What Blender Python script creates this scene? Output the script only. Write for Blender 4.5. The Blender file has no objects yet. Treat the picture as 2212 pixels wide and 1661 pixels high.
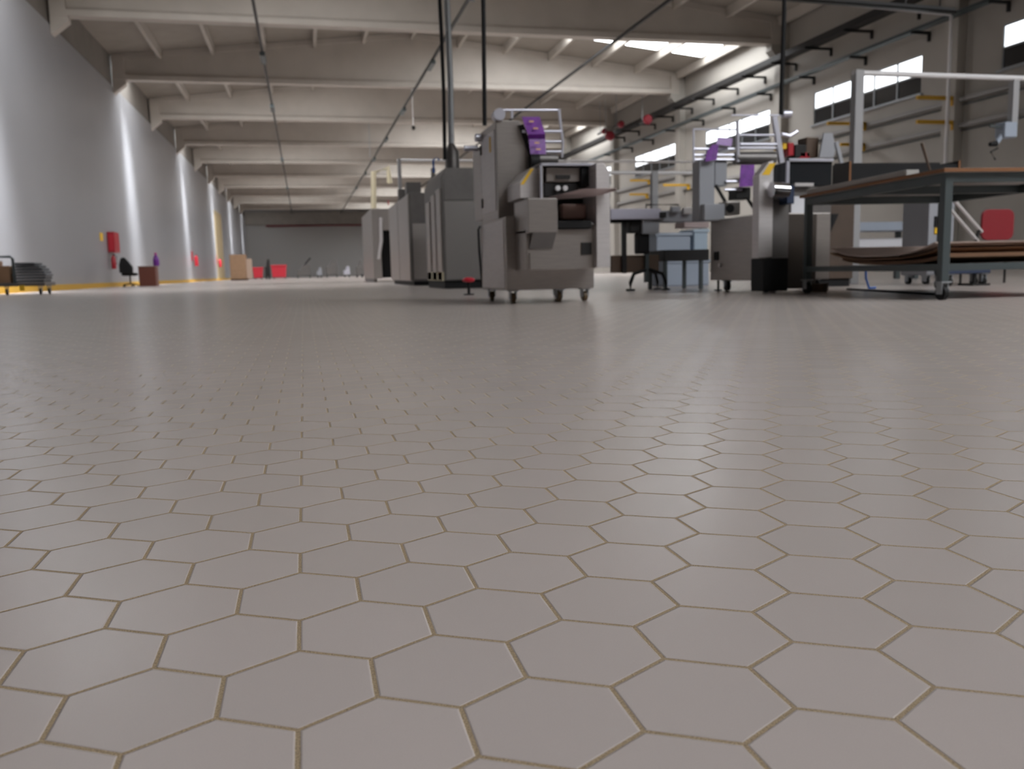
import bpy, bmesh, math, random
from mathutils import Vector, Matrix
random.seed(4)
S = bpy.context.scene
COL = S.collection
PI = math.pi

# ------------------------------------------------------------------ camera, world, exposure
FPX, YAW, PITCH, ROLL = 1876.1, 0.230856, 0.130555, -0.023207
IW, IH = 2212, 1661
CAM = Vector((0, 0, 0.30))
fw = Vector((math.sin(YAW)*math.cos(PITCH), math.cos(YAW)*math.cos(PITCH), -math.sin(PITCH)))
r0 = Vector((math.cos(YAW), -math.sin(YAW), 0)); u0 = r0.cross(fw)
rt = math.cos(ROLL)*r0 + math.sin(ROLL)*u0
up = -math.sin(ROLL)*r0 + math.cos(ROLL)*u0
cd = bpy.data.cameras.new('camera'); cam = bpy.data.objects.new('camera', cd); COL.objects.link(cam)
cam.matrix_world = Matrix(((rt.x, up.x, -fw.x, CAM.x), (rt.y, up.y, -fw.y, CAM.y), (rt.z, up.z, -fw.z, CAM.z), (0, 0, 0, 1)))
cd.sensor_width = 36; cd.lens = FPX/IW*36; cd.clip_start = 0.02; cd.clip_end = 400
cd.dof.use_dof = True; cd.dof.focus_distance = 0.95; cd.dof.aperture_fstop = 9.5
S.camera = cam
S.view_settings.view_transform = 'Standard'; S.view_settings.look = 'None'
S.view_settings.exposure = 0.0; S.view_settings.gamma = 1.0; S.view_settings.use_curve_mapping = False
w = bpy.data.worlds.new('world'); S.world = w; w.use_nodes = True
w.node_tree.nodes['Background'].inputs[0].default_value = (0.85, 0.92, 1.0, 1)
w.node_tree.nodes['Background'].inputs[1].default_value = 1.0
try:
    S.cycles.use_denoising = True; S.cycles.denoiser = 'OPENIMAGEDENOISE'
    S.cycles.max_bounces = 10; S.cycles.diffuse_bounces = 8; S.cycles.glossy_bounces = 4
    S.cycles.sample_clamp_indirect = 6.0
except Exception:
    pass
SKYLIGHT, SIDELIGHT, BEAM = 11.0, 2.2, 265.0            # daylight through the roof sheets and the side windows, and the lamps for the wall streaks

# pixel of the photograph -> point of the hall on a plane across the hall (y), along it (x) or level (z)
def ray(px, py): return (px-IW/2)/FPX*rt - (py-IH/2)/FPX*up + fw
def at(px, py, Y): d = ray(px, py); return CAM + d*(Y/d.y)
def atx(px, py, X): d = ray(px, py); return CAM + d*(X/d.x)
def atz(px, py, Z): d = ray(px, py); return CAM + d*((Z-CAM.z)/d.z)

# ------------------------------------------------------------------ materials
MATS = {}
def mat(name, color, rough=0.5, metal=0.0, noise=0.0, nscale=8.0, emis=0.0, spec=0.5, bump=0.0, stretch=None):
    if name in MATS: return MATS[name]
    m = bpy.data.materials.new(name); m.use_nodes = True
    nt = m.node_tree; b = nt.nodes['Principled BSDF']
    c = (*color, 1)
    b.inputs['Base Color'].default_value = c
    b.inputs['Roughness'].default_value = rough; b.inputs['Metallic'].default_value = metal
    b.inputs['Specular IOR Level'].default_value = spec
    if emis:
        b.inputs['Emission Color'].default_value = c; b.inputs['Emission Strength'].default_value = emis
    if noise or bump:
        tc = nt.nodes.new('ShaderNodeTexCoord'); n = nt.nodes.new('ShaderNodeTexNoise')
        n.inputs['Scale'].default_value = nscale; n.inputs['Detail'].default_value = 5
        src = tc.outputs['Object']
        if stretch:
            mp = nt.nodes.new('ShaderNodeMapping'); mp.inputs['Scale'].default_value = stretch
            nt.links.new(src, mp.inputs['Vector']); src = mp.outputs['Vector']
        nt.links.new(src, n.inputs['Vector'])
        if noise:
            mr = nt.nodes.new('ShaderNodeMapRange'); mr.inputs['To Min'].default_value = 1-noise; mr.inputs['To Max'].default_value = 1+noise
            mr.inputs['From Min'].default_value = 0.3; mr.inputs['From Max'].default_value = 0.7
            nt.links.new(n.outputs['Fac'], mr.inputs['Value'])
            mx = nt.nodes.new('ShaderNodeVectorMath'); mx.operation = 'SCALE'; mx.inputs[0].default_value = color
            nt.links.new(mr.outputs['Result'], mx.inputs['Scale']); nt.links.new(mx.outputs['Vector'], b.inputs['Base Color'])
        if bump:
            bp = nt.nodes.new('ShaderNodeBump'); bp.inputs['Strength'].default_value = bump; bp.inputs['Distance'].default_value = 0.01
            nt.links.new(n.outputs['Fac'], bp.inputs['Height']); nt.links.new(bp.outputs['Normal'], b.inputs['Normal'])
    MATS[name] = m
    return m

steel   = mat('brushed_steel', (0.41, 0.38, 0.36), 0.36, 0.9, 0.06, 6, stretch=(1, 1, 14))
steel_l = mat('pale_steel', (0.66, 0.63, 0.63), 0.42, 0.6, 0.05, 6, stretch=(1, 1, 10))
steel_d = mat('dark_steel', (0.17, 0.16, 0.155), 0.45, 0.7, 0.08, 6)
chrome  = mat('chrome', (0.80, 0.80, 0.84), 0.16, 1.0)
alu     = mat('aluminium', (0.60, 0.60, 0.68), 0.35, 0.7)
whitemt = mat('white_enamel', (0.80, 0.79, 0.80), 0.35)
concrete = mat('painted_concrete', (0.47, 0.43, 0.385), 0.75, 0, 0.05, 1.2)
railm = mat('dull_grey_rail', (0.30, 0.29, 0.28), 0.5)
post_m = mat('grey_enamel', (0.36, 0.36, 0.37), 0.45)
farm = mat('far_wall_grey', (0.25, 0.24, 0.235), 0.7)
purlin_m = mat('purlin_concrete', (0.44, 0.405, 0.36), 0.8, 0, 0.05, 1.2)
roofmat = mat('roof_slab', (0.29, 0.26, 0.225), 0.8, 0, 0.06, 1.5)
wallmat = mat('white_wall_panel', (0.30, 0.30, 0.315), 0.34, 0, 0.02, 0.6, spec=0.5)
wallup  = mat('raw_concrete', (0.20, 0.18, 0.16), 0.8, 0, 0.08, 1.0)
wallr   = mat('cream_wall', (0.37, 0.345, 0.31), 0.6, 0, 0.04, 0.8)
yellow  = mat('yellow_paint', (0.55, 0.31, 0.02), 0.5)
sticker = mat('yellow_sticker', (0.85, 0.52, 0.02), 0.5)
black   = mat('black_rubber', (0.010, 0.010, 0.011), 0.6, spec=0.25)
darkgl  = mat('dark_glass', (0.02, 0.022, 0.025), 0.12)
darkmt  = mat('dark_enamel', (0.020, 0.019, 0.019), 0.5, spec=0.3)
red     = mat('red_enamel', (0.42, 0.012, 0.025), 0.4)
redpl   = mat('red_plastic', (0.55, 0.02, 0.04), 0.45)
chair_red = mat('dark_red_plastic', (0.22, 0.006, 0.014), 0.45)
purple  = mat('purple_film', (0.17, 0.03, 0.30), 0.3, 0, 0.25, 18)
gold    = mat('gold_print', (0.75, 0.45, 0.25), 0.4)
card    = mat('cardboard', (0.36, 0.22, 0.13), 0.8, 0, 0.08, 5)
cardd   = mat('dark_cardboard', (0.25, 0.13, 0.07), 0.8, 0, 0.1, 4)
desk_m  = mat('red_brown_laminate', (0.16, 0.045, 0.028), 0.5)
greyfr  = mat('grey_green_frame', (0.06, 0.076, 0.08), 0.45)
greypl  = mat('grey_plastic', (0.33, 0.34, 0.37), 0.5)
bluegr  = mat('blue_grey_plastic', (0.34, 0.39, 0.47), 0.5)
blue    = mat('blue_cloth', (0.03, 0.12, 0.42), 0.8)
navy    = mat('navy_plastic', (0.02, 0.035, 0.08), 0.5)
woodedge= mat('orange_wood_edge', (0.22, 0.09, 0.03), 0.6)
wood_d  = mat('dark_wood', (0.09, 0.055, 0.035), 0.6)
tabletop= mat('grey_laminate', (0.40, 0.38, 0.36), 0.5)
galv    = mat('galvanised_steel', (0.36, 0.38, 0.40), 0.45, 0.6)
cream   = mat('cream_enamel', (0.68, 0.60, 0.42), 0.5)
paper   = mat('white_paper', (0.70, 0.70, 0.74), 0.7)
tan     = mat('tan_door', (0.38, 0.30, 0.17), 0.6)
pinkpl  = mat('pale_pink_plastic', (0.66, 0.54, 0.53), 0.4)
opal    = mat('opal_daylight_sheet', (0.94, 0.97, 1.0), 0.5, emis=SKYLIGHT)
opalw   = mat('daylit_pane', (0.93, 0.97, 1.0), 0.3, emis=SIDELIGHT)

def tile_floor():
    m = bpy.data.materials.new('hexagonal_tiles'); m.use_nodes = True
    nt = m.node_tree; N = nt.nodes; L = nt.links; b = N['Principled BSDF']
    side = 0.0634
    def vm(op, a, bb=None):
        n = N.new('ShaderNodeVectorMath'); n.operation = op
        for i, v in enumerate((a, bb)):
            if v is None: continue
            if isinstance(v, tuple): n.inputs[i].default_value = v
            else: L.new(v, n.inputs[i])
        return n
    def mm(op, a, bb=None, c=None):
        n = N.new('ShaderNodeMath'); n.operation = op
        for i, v in enumerate((a, bb, c)):
            if v is None: continue
            if isinstance(v, (int, float)): n.inputs[i].default_value = v
            else: L.new(v, n.inputs[i])
        return n.outputs[0]
    tc = N.new('ShaderNodeTexCoord')
    q3 = math.sqrt(3); wd = side*q3
    off = ((0.3062)/q3, (10.1204+1)/q3)
    p = vm('MULTIPLY', tc.outputs['Object'], (1/wd, 1/wd, 0)).outputs[0]
    p = vm('ADD', p, (off[0]+400, off[1]+round(400/q3)*q3, 0)).outputs[0]
    r = (1, q3, 1); h = (0.5, q3/2, 0)
    a = vm('SUBTRACT', vm('MODULO', p, r).outputs[0], h).outputs[0]
    bb = vm('SUBTRACT', vm('MODULO', vm('SUBTRACT', p, h).outputs[0], r).outputs[0], h).outputs[0]
    da = vm('DOT_PRODUCT', a, a).outputs['Value']; db = vm('DOT_PRODUCT', bb, bb).outputs['Value']
    lt = mm('LESS_THAN', da, db)
    mix = N.new('ShaderNodeMix'); mix.data_type = 'VECTOR'
    L.new(lt, mix.inputs['Factor']); L.new(bb, mix.inputs['A'] if False else mix.inputs[4]); L.new(a, mix.inputs[5])
    g = mix.outputs[1]
    ident = vm('SUBTRACT', p, g).outputs[0]
    ab = vm('ABSOLUTE', g).outputs[0]
    sx = N.new('ShaderNodeSeparateXYZ'); L.new(ab, sx.inputs[0])
    d2 = vm('DOT_PRODUCT', ab, (0.5, q3/2, 0)).outputs['Value']
    edge = mm('MULTIPLY', mm('SUBTRACT', 0.5, mm('MAXIMUM', sx.outputs[0], d2)), wd)   # metres to the joint centre
    # ragged joint
    nz = N.new('ShaderNodeTexNoise'); nz.inputs['Scale'].default_value = 260; nz.inputs['Detail'].default_value = 2
    L.new(tc.outputs['Object'], nz.inputs['Vector'])
    edge2 = mm('ADD', edge, mm('MULTIPLY', mm('SUBTRACT', nz.outputs['Fac'], 0.5), 0.0006))
    fac = N.new('ShaderNodeMapRange'); fac.interpolation_type = 'SMOOTHSTEP'
    fac.inputs['From Min'].default_value = 0.0015; fac.inputs['From Max'].default_value = 0.0021
    L.new(edge2, fac.inputs['Value'])
    # per tile tone
    wn = N.new('ShaderNodeTexWhiteNoise'); wn.noise_dimensions = '2D'
    idr = vm('SNAP', vm('ADD', ident, (0.05, 0.05, 0)).outputs[0], (0.25, 0.25, 1)).outputs[0]
    L.new(idr, wn.inputs['Vector'])
    tone = mm('ADD', mm('MULTIPLY', wn.outputs['Value'], 0.05), 0.975)
    ns = N.new('ShaderNodeTexNoise'); ns.inputs['Scale'].default_value = 900; ns.inputs['Detail'].default_value = 2
    L.new(tc.outputs['Object'], ns.inputs['Vector'])
    speck = mm('ADD', mm('MULTIPLY', ns.outputs['Fac'], 0.10), 0.95)
    nl = N.new('ShaderNodeTexNoise'); nl.inputs['Scale'].default_value = 1.3; nl.inputs['Detail'].default_value = 4
    L.new(tc.outputs['Object'], nl.inputs['Vector'])
    cloud = mm('ADD', mm('MULTIPLY', nl.outputs['Fac'], 0.10), 0.95)
    k = mm('MULTIPLY', mm('MULTIPLY', tone, speck), cloud)
    tcol = vm('SCALE', (0.485, 0.428, 0.405)); L.new(k, tcol.inputs['Scale'])
    ng = N.new('ShaderNodeTexNoise'); ng.inputs['Scale'].default_value = 700; ng.inputs['Detail'].default_value = 3
    L.new(tc.outputs['Object'], ng.inputs['Vector'])
    gr = N.new('ShaderNodeValToRGB'); L.new(ng.outputs['Fac'], gr.inputs['Fac'])
    gr.color_ramp.elements[0].position = 0.3; gr.color_ramp.elements[0].color = (0.16, 0.115, 0.07, 1)
    gr.color_ramp.elements[1].position = 0.72; gr.color_ramp.elements[1].color = (0.46, 0.345, 0.215, 1)
    mc = N.new('ShaderNodeMix'); mc.data_type = 'RGBA'
    L.new(fac.outputs[0], mc.inputs['Factor']); L.new(gr.outputs['Color'], mc.inputs[6]); L.new(tcol.outputs[0], mc.inputs[7])
    L.new(mc.outputs[2], b.inputs['Base Color'])
    rg = mm('ADD', mm('MULTIPLY', fac.outputs[0], -0.60), 0.85)
    L.new(rg, b.inputs['Roughness']); b.inputs['IOR'].default_value = 1.6
    hf = N.new('ShaderNodeMapRange'); hf.interpolation_type = 'SMOOTHSTEP'
    hf.inputs['From Min'].default_value = 0.0012; hf.inputs['From Max'].default_value = 0.0032
    L.new(edge2, hf.inputs['Value'])
    ht = mm('ADD', hf.outputs[0], mm('MULTIPLY', ns.outputs['Fac'], 0.06))
    bp = N.new('ShaderNodeBump'); bp.inputs['Strength'].default_value = 0.6; bp.inputs['Distance'].default_value = 0.0012
    L.new(ht, bp.inputs['Height']); L.new(bp.outputs['Normal'], b.inputs['Normal'])
    return m

# ------------------------------------------------------------------ mesh helpers
WORLD = {}
class MB:
    """collects shapes in hall coordinates; build() links them as one mesh object"""
    def __init__(s): s.v = []; s.f = []
    def add(s, vs, fs):
        o = len(s.v); s.v += [tuple(x) for x in vs]; s.f += [tuple(i+o for i in f) for f in fs]; return s
    def box(s, x0, x1, y0, y1, z0, z1):
        x0, x1 = min(x0, x1), max(x0, x1); y0, y1 = min(y0, y1), max(y0, y1); z0, z1 = min(z0, z1), max(z0, z1)
        return s.add([(x0,y0,z0),(x1,y0,z0),(x1,y1,z0),(x0,y1,z0),(x0,y0,z1),(x1,y0,z1),(x1,y1,z1),(x0,y1,z1)],
                     [(0,3,2,1),(4,5,6,7),(0,1,5,4),(1,2,6,5),(2,3,7,6),(3,0,4,7)])
    def pbox(s, px0, py0, px1, py1, Y, depth):
        a = at(px0, py0, Y); b = at(px1, py1, Y); return s.box(a.x, b.x, Y, Y+depth, b.z, a.z)
    def prism(s, pts, vec):
        """polygon pts (3D) pushed along vec"""
        n = len(pts); pts = [Vector(p) for p in pts]; v = Vector(vec)
        return s.add(pts+[p+v for p in pts], [tuple(range(n))[::-1], tuple(range(n, 2*n))]+[(i, (i+1) % n, n+(i+1) % n, n+i) for i in range(n)])
    def tube(s, pts, r, seg=12, caps=True):
        pts = [Vector(p) for p in pts]; vs = []; fs = []
        rad = r if isinstance(r, (list, tuple)) else [r]*len(pts)
        ref = None
        for i, p in enumerate(pts):
            d = (pts[min(i+1, len(pts)-1)]-pts[max(i-1, 0)]).normalized()
            if ref is None: ref = Vector((0, 0, 1)) if abs(d.z) < 0.9 else Vector((1, 0, 0))
            a = d.cross(ref).normalized(); b = d.cross(a).normalized(); ref = -b if False else ref
            for k in range(seg):
                t = 2*PI*k/seg; vs.append(p+rad[i]*(math.cos(t)*a+math.sin(t)*b))
        for i in range(len(pts)-1):
            for k in range(seg):
                fs.append((i*seg+k, i*seg+(k+1) % seg, (i+1)*seg+(k+1) % seg, (i+1)*seg+k))
        if caps: fs += [tuple(range(seg)), tuple(range((len(pts)-1)*seg, len(pts)*seg))[::-1]]
        return s.add(vs, fs)
    def bar(s, a, b, w, h=None):
        """square bar from a to b"""
        a = Vector(a); b = Vector(b); d = (b-a).normalized(); h = h or w
        ref = Vector((0, 0, 1)) if abs(d.z) < 0.95 else Vector((0, 1, 0))
        x = d.cross(ref).normalized()*w/2; y = d.cross(x).normalized()*h/2
        return s.add([a-x-y, a+x-y, a+x+y, a-x+y, b-x-y, b+x-y, b+x+y, b-x+y],
                     [(0,1,2,3),(7,6,5,4),(0,4,5,1),(1,5,6,2),(2,6,7,3),(3,7,4,0)])
    def ball(s, c, r, seg=14, ring=8, sc=(1, 1, 1)):
        c = Vector(c); vs = [c+Vector((0, 0, r*sc[2]))]; fs = []
        for i in range(1, ring):
            t = PI*i/ring
            for k in range(seg):
                q = 2*PI*k/seg
                vs.append(c+Vector((r*sc[0]*math.sin(t)*math.cos(q), r*sc[1]*math.sin(t)*math.sin(q), r*sc[2]*math.cos(t))))
        vs.append(c-Vector((0, 0, r*sc[2])))
        for k in range(seg): fs.append((0, 1+k, 1+(k+1) % seg))
        for i in range(ring-2):
            for k in range(seg):
                a = 1+i*seg; fs.append((a+k, a+seg+k, a+seg+(k+1) % seg, a+(k+1) % seg))
        l = len(vs)-1; a = 1+(ring-2)*seg
        for k in range(seg): fs.append((l, a+(k+1) % seg, a+k))
        return s.add(vs, fs)
    def lathe(s, c, prof, seg=16):
        """profile (r, z) turned about the vertical through c"""
        c = Vector(c); n = len(prof); vs = []; fs = []
        for r, z in prof:
            for k in range(seg):
                q = 2*PI*k/seg; vs.append(c+Vector((r*math.cos(q), r*math.sin(q), z)))
        for i in range(n-1):
            for k in range(seg): fs.append((i*seg+k, i*seg+(k+1) % seg, (i+1)*seg+(k+1) % seg, (i+1)*seg+k))
        fs += [tuple(range(seg))[::-1], tuple(range((n-1)*seg, n*seg))]
        return s.add(vs, fs)
    def build(s, name, m, parent=None, bevel=0.0, label=None, smooth=True):
        base = WORLD[parent.name] if parent else Vector((0, 0, 0))
        me = bpy.data.meshes.new(name); me.from_pydata([tuple(Vector(v)-base) for v in s.v], [], s.f)
        bm = bmesh.new(); bm.from_mesh(me); bmesh.ops.recalc_face_normals(bm, faces=bm.faces); bm.to_mesh(me); bm.free()
        me.materials.append(m)
        if smooth:
            me.polygons.foreach_set('use_smooth', [True]*len(me.polygons)); me.set_sharp_from_angle(angle=math.radians(35))
        o = bpy.data.objects.new(name, me); COL.objects.link(o)
        if parent: o.parent = parent
        if bevel:
            b = o.modifiers.new('bevel', 'BEVEL'); b.width = bevel; b.segments = 2; b.limit_method = 'ANGLE'; b.harden_normals = True
        WORLD[o.name] = base
        if label: o['label'] = label
        return o

def thing(name, label, cat, loc, group=None):
    o = bpy.data.objects.new(name, None); COL.objects.link(o); o.location = loc; o.empty_display_size = 0.2
    WORLD[o.name] = Vector(loc); o['label'] = label; o['category'] = cat
    if group: o['group'] = group
    return o
def tag(o, label, cat, group=None, kind=None):
    o['label'] = label; o['category'] = cat
    if group: o['group'] = group
    if kind: o['kind'] = kind
    return o
def struct(o, label=None):
    o['kind'] = 'structure'
    if label: o['label'] = label
    return o
def caster(parent, x, y, z_top, r=0.05, m=None, wheelmat=None):
    """swivel caster standing on the floor: fork is the part, wheel the sub-part"""
    k = MB().box(x-0.045, x+0.045, y-0.045, y+0.045, z_top-0.012, z_top)
    k.box(x-0.032, x-0.022, y-0.03, y+0.03, r*0.8, z_top-0.01).box(x+0.022, x+0.032, y-0.03, y+0.03, r*0.8, z_top-0.01)
    c = k.build('caster', m or galv, parent)
    MB().tube([(x-0.018, y, r), (x+0.018, y, r)], r, 18).build('wheel', wheelmat or black, c)
    return c

# ------------------------------------------------------------------ hall shell
XL, XR, Y0, Y1 = -7.8, 19.6, -22.0, 132.0
XC, ZR, SL = 5.6, 11.65, 0.107
def roofz(x): return ZR-abs(x-XC)*SL
struct(MB().box(XL-0.3, XR+0.3, Y0-0.3, Y1+0.3, -0.2, 0).build('floor', tile_floor(), smooth=False), 'beige hexagonal tile floor with tan joints')
struct(MB().box(XL-0.3, XL, Y0, Y1, 0, 8.8).build('wall_left', wallmat, smooth=False), 'smooth white panel wall along the left side')
struct(MB().box(XL-0.3, XL-0.08, Y0, Y1, 8.8, 10.5).build('trim_1', wallup, smooth=False), 'raw concrete strip above the left wall panels')
struct(MB().box(XL, XL+0.10, Y0, Y1, 0, 0.18).build('baseboard_left', yellow, smooth=False), 'yellow kerb along the foot of the left wall')
bw = MB().box(XL-0.3, XR+0.3, Y1, Y1+0.3, 0, 12)
struct(bw.build('wall_back', farm, smooth=False), 'far end wall of the hall')
struct(MB().box(XL-0.3, XR+0.3, Y0-0.3, Y0, 0, 12).build('wall_front', wallr, smooth=False), 'end wall behind the viewpoint')
# far wall: dark upper band and a red pipe
struct(MB().box(XL, XR, Y1-0.25, Y1, 7.6, 9.4).build('trim_2', wallup, smooth=False), 'dark beam across the top of the far wall')
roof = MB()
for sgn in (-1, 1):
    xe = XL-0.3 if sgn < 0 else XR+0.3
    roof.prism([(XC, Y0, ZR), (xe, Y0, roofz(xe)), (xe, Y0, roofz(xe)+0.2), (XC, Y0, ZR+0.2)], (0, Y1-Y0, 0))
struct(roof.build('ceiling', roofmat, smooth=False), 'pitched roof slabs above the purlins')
# right wall with window openings
WZ0, WZM, WZ1 = 5.62, 6.22, 6.86
wins = [(15.6+9.42*k, 21.7+9.42*k) for k in range(-3, 9)]
rw = MB().box(XR, XR+0.3, Y0, Y1, 0, WZ0).box(XR, XR+0.3, Y0, Y1, WZ1, 10.6)
ys = [Y0]+[v for ab in wins for v in ab]+[Y1]
for k in range(0, len(ys), 2): rw.box(XR, XR+0.3, ys[k], ys[k+1], WZ0, WZ1)
struct(rw.build('wall_right', wallr, smooth=False), 'cream wall with a high row of windows')
for k, (a, b) in enumerate(wins):
    fr = MB(); t = 0.05; x0, x1 = XR+0.02, XR+0.10
    fr.box(x0, x1, a, b, WZ0, WZ0+t).box(x0, x1, a, b, WZ1-t, WZ1).box(x0, x1, a, b, WZM-t/2, WZM+t/2)
    n = 5
    for i in range(n+1):
        yy = a+(b-a)*i/n; fr.box(x0, x1, max(a, yy-0.035), min(b, yy+0.035), WZ0, WZ1)
    fr.box(XR-0.10, XR+0.02, a-0.1, b+0.1, WZ0-0.06, WZ0)
    o = struct(fr.build('window_%d' % (k+1), galv, smooth=False), 'high strip window with bright upper panes and dark lower panes')
    MB().box(XR+0.05, XR+0.06, a, b, WZM, WZ1).build('upper_pane', opalw, o, label='bright upper panes', smooth=False)
    MB().box(XR+0.05, XR+0.06, a, b, WZ0, WZM).build('lower_pane', darkgl, o, label='dark lower panes', smooth=False)
# roof beams across the hall
nt_ = 3
for k in range(16):
    y = -16.2+9.9*k
    if y > Y1-2: break
    xa, xb = XL+0.02, XR-0.25
    m = MB()
    zb = 9.12
    m.box(xa, xb, y-0.24, y+0.24, zb, zb+0.20)                       # lower flange
    m.prism([(xa, y-0.24, zb+0.20), (xa, y+0.24, zb+0.20), (xa, y+0.10, zb+0.32), (xa, y-0.10, zb+0.32)], (xb-xa, 0, 0))
    prof = [(xa, y-0.10, zb+0.3), (xb, y-0.10, zb+0.3), (xb, y-0.10, roofz(xb)-0.12), (XC, y-0.10, ZR-0.12), (xa, y-0.10, roofz(xa)-0.12)]
    m.prism(prof, (0, 0.2, 0))
    top = [(xa, y-0.19, roofz(xa)-0.26), (XC, y-0.19, ZR-0.26), (xb, y-0.19, roofz(xb)-0.26), (xb, y-0.19, roofz(xb)-0.01), (XC, y-0.19, ZR-0.01), (xa, y-0.19, roofz(xa)-0.01)]
    m.prism(top, (0, 0.38, 0))
    m.box(xa-0.01, xa+0.5, y-0.255, y+0.255, zb-0.012, roofz(xa)-0.1).box(xb-0.5, xb+0.01, y-0.255, y+0.255, zb-0.012, roofz(xb)-0.1)
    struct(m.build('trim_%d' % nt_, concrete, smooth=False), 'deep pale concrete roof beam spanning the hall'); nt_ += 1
    # corbels
    cb = MB().prism([(XL, y-0.22, 8.5), (XL, y-0.22, 9.14), (XL+0.55, y-0.22, 9.14), (XL+0.55, y-0.22, 8.95)], (0, 0.44, 0))
    struct(cb.build('trim_%d' % nt_, concrete, smooth=False), 'small concrete corbel under the left end of a beam'); nt_ += 1
    yc = 23.4+9.35*(k-4)
    cl = MB().box(XR-0.30, XR, y-0.28, y+0.28, 0, 9.9).prism([(XR-0.3, y-0.25, 8.4), (XR-0.3, y-0.25, 9.14), (XR-0.75, y-0.25, 9.14), (XR-0.75, y-0.25, 8.9)], (0, 0.5, 0))
    struct(cl.build('trim_%d' % nt_, wallr, smooth=False), 'wall pillar with a corbel on the right wall'); nt_ += 1
PUR = [XC+2.27*i for i in range(-5, 7)]
for x in PUR:
    zt = roofz(x)-0.0
    m = MB().prism([(x-0.07, Y0, zt-0.36), (x+0.07, Y0, zt-0.36), (x+0.11, Y0, zt+0.005), (x-0.11, Y0, zt+0.005)], (0, Y1-Y0, 0))
    struct(m.build('trim_%d' % nt_, purlin_m, smooth=False), 'slender concrete purlin along the roof'); nt_ += 1
# daylight sheets between the purlins: alternate bays, alternate roof slopes
nw = len(wins)+1
LIGHTS = [(-2.2, 'near')]+[(25.6+19.9*k, 'left') for k in range(6)]+[(37.0+19.9*k, 'right') for k in range(5)]  # near sheet is unseen, added and sized to brighten the foreground floor
for yc, side in LIGHTS:
    if side == 'left': xs = [XL+0.02]+[p for p in PUR if p < 4]
    elif side == 'right': xs = [p for p in PUR if p > 7]+[XR-0.02]
    else: xs = [p for p in PUR if p > 4]+[XR-0.02]
    if yc > 120: xs = xs[:2]
    m = MB()
    for a, b in zip(xs[:-1], xs[1:]):
        a2, b2 = a+0.20, b-0.20; hl = {'left': 1.9, 'right': 2.8, 'near': 3.7}[side]
        if b2-a2 < 0.05: continue
        m.prism([(a2, yc-hl, roofz(a2)-0.03), (b2, yc-hl, roofz(b2)-0.03), (b2, yc-hl, roofz(b2)-0.01), (a2, yc-hl, roofz(a2)-0.01)], (0, 2*hl, 0))
    struct(m.build('window_%d' % nw, opal, smooth=False), 'bright translucent roof light between purlins'); nw += 1
    if side == 'left':                       # area lamp added under the sheet for daylight, narrowed and aimed to form the wall streak
        ld = bpy.data.lights.new('daylight_beam', 'AREA'); ld.shape = 'RECTANGLE'; ld.size = 1.7; ld.size_y = 2.6
        ld.energy = BEAM; ld.spread = math.radians(30); ld.color = (0.93, 0.96, 1.0)
        lo = bpy.data.objects.new('daylight_beam', ld); COL.objects.link(lo)
        lo.location = (XL+1.05, yc-0.5, roofz(XL+1.05)-0.06)
        lo.rotation_euler = Vector((-0.22, 0.10, -1)).to_track_quat('-Z', 'Y').to_euler()
# tall tan doorway in the left wall
d = MB().box(XL-0.02, XL+0.06, 86, 86.3, 0, 6.4).box(XL-0.02, XL+0.06, 92.7, 93, 0, 6.4).box(XL-0.02, XL+0.06, 86, 93, 6.2, 6.5)
dr = struct(d.build('door_1', tan, smooth=False), 'tall tan door far along the left wall')
MB().box(XL, XL+0.03, 86.3, 92.7, 0, 6.2).build('door_leaf', tan, dr, smooth=False)
t = thing('fire_pipe', 'dull red pipe along the top of the far wall', 'pipe', (4, Y1-0.36, 7.45))
MB().tube([(-4.9, Y1-0.36, 7.45), (12, Y1-0.36, 7.45)], 0.12).build('pipe_run', mat('dull_red_pipe', (0.13, 0.02, 0.025), 0.6), t)
for x in (-4, 0, 4, 8, 11): MB().box(x-0.04, x+0.04, Y1-0.40, Y1-0.001, 7.28, 7.36).build('bracket', darkmt, t)

# ------------------------------------------------------------------ lighting tracks and ceiling services
def track(x, z, label, ys_l, r=0.045):
    t = thing('lighting_track', label, 'conduit', (x, 20, z), 'conduits hung along the roof')
    MB().box(x-r, x+r, Y0+1, 128, z-r, z+r).build('rail', darkmt, t, smooth=False)
    for y in ys_l:
        MB().box(x-0.10, x+0.10, y-0.7, y+0.7, z-0.20, z-r+0.002).build('fixture', greyfr, t, bevel=0.01)
    for y in [-16.2+9.9*k for k in range(15)]:
        MB().tube([(x, y, z+r), (x, y, 9.14)], 0.012, 6).build('hanger', galv, t)
    return t
track(-1.1, 8.93, 'grey conduit hung under the beams left of the ridge, with small boxes', (36.8, 47.5, 68, 90))
track(5.6, 8.93, 'grey conduit hung under the ridge with long fixtures', (27.5, 37.2, 47.7, 57.7, 67.5, 77, 90))
track(12.1, 8.93, 'thin grey conduit hung under the right roof slope', ())
o = MB().tube([(at(793, 185, 53.1).x, 53.1, 9.12), (at(793, 185, 53.1).x, 53.1, at(796, 340, 53.1).z)], 0.02, 6).build('drop_wire', galv)
tag(o, 'thin wire hanging under the middle of a far beam', 'wire')
p = at(893, 276, 46)
t = thing('dome_camera', 'small dark dome camera below a far beam near the ridge', 'camera', p)
MB().ball(p, 0.11).build('dome', darkmt, t); MB().tube([p+Vector((0, 0, 0.08)), (p.x, p.y, roofz(p.x)-0.01)], 0.02, 8).build('stem', whitemt, t)

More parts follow.
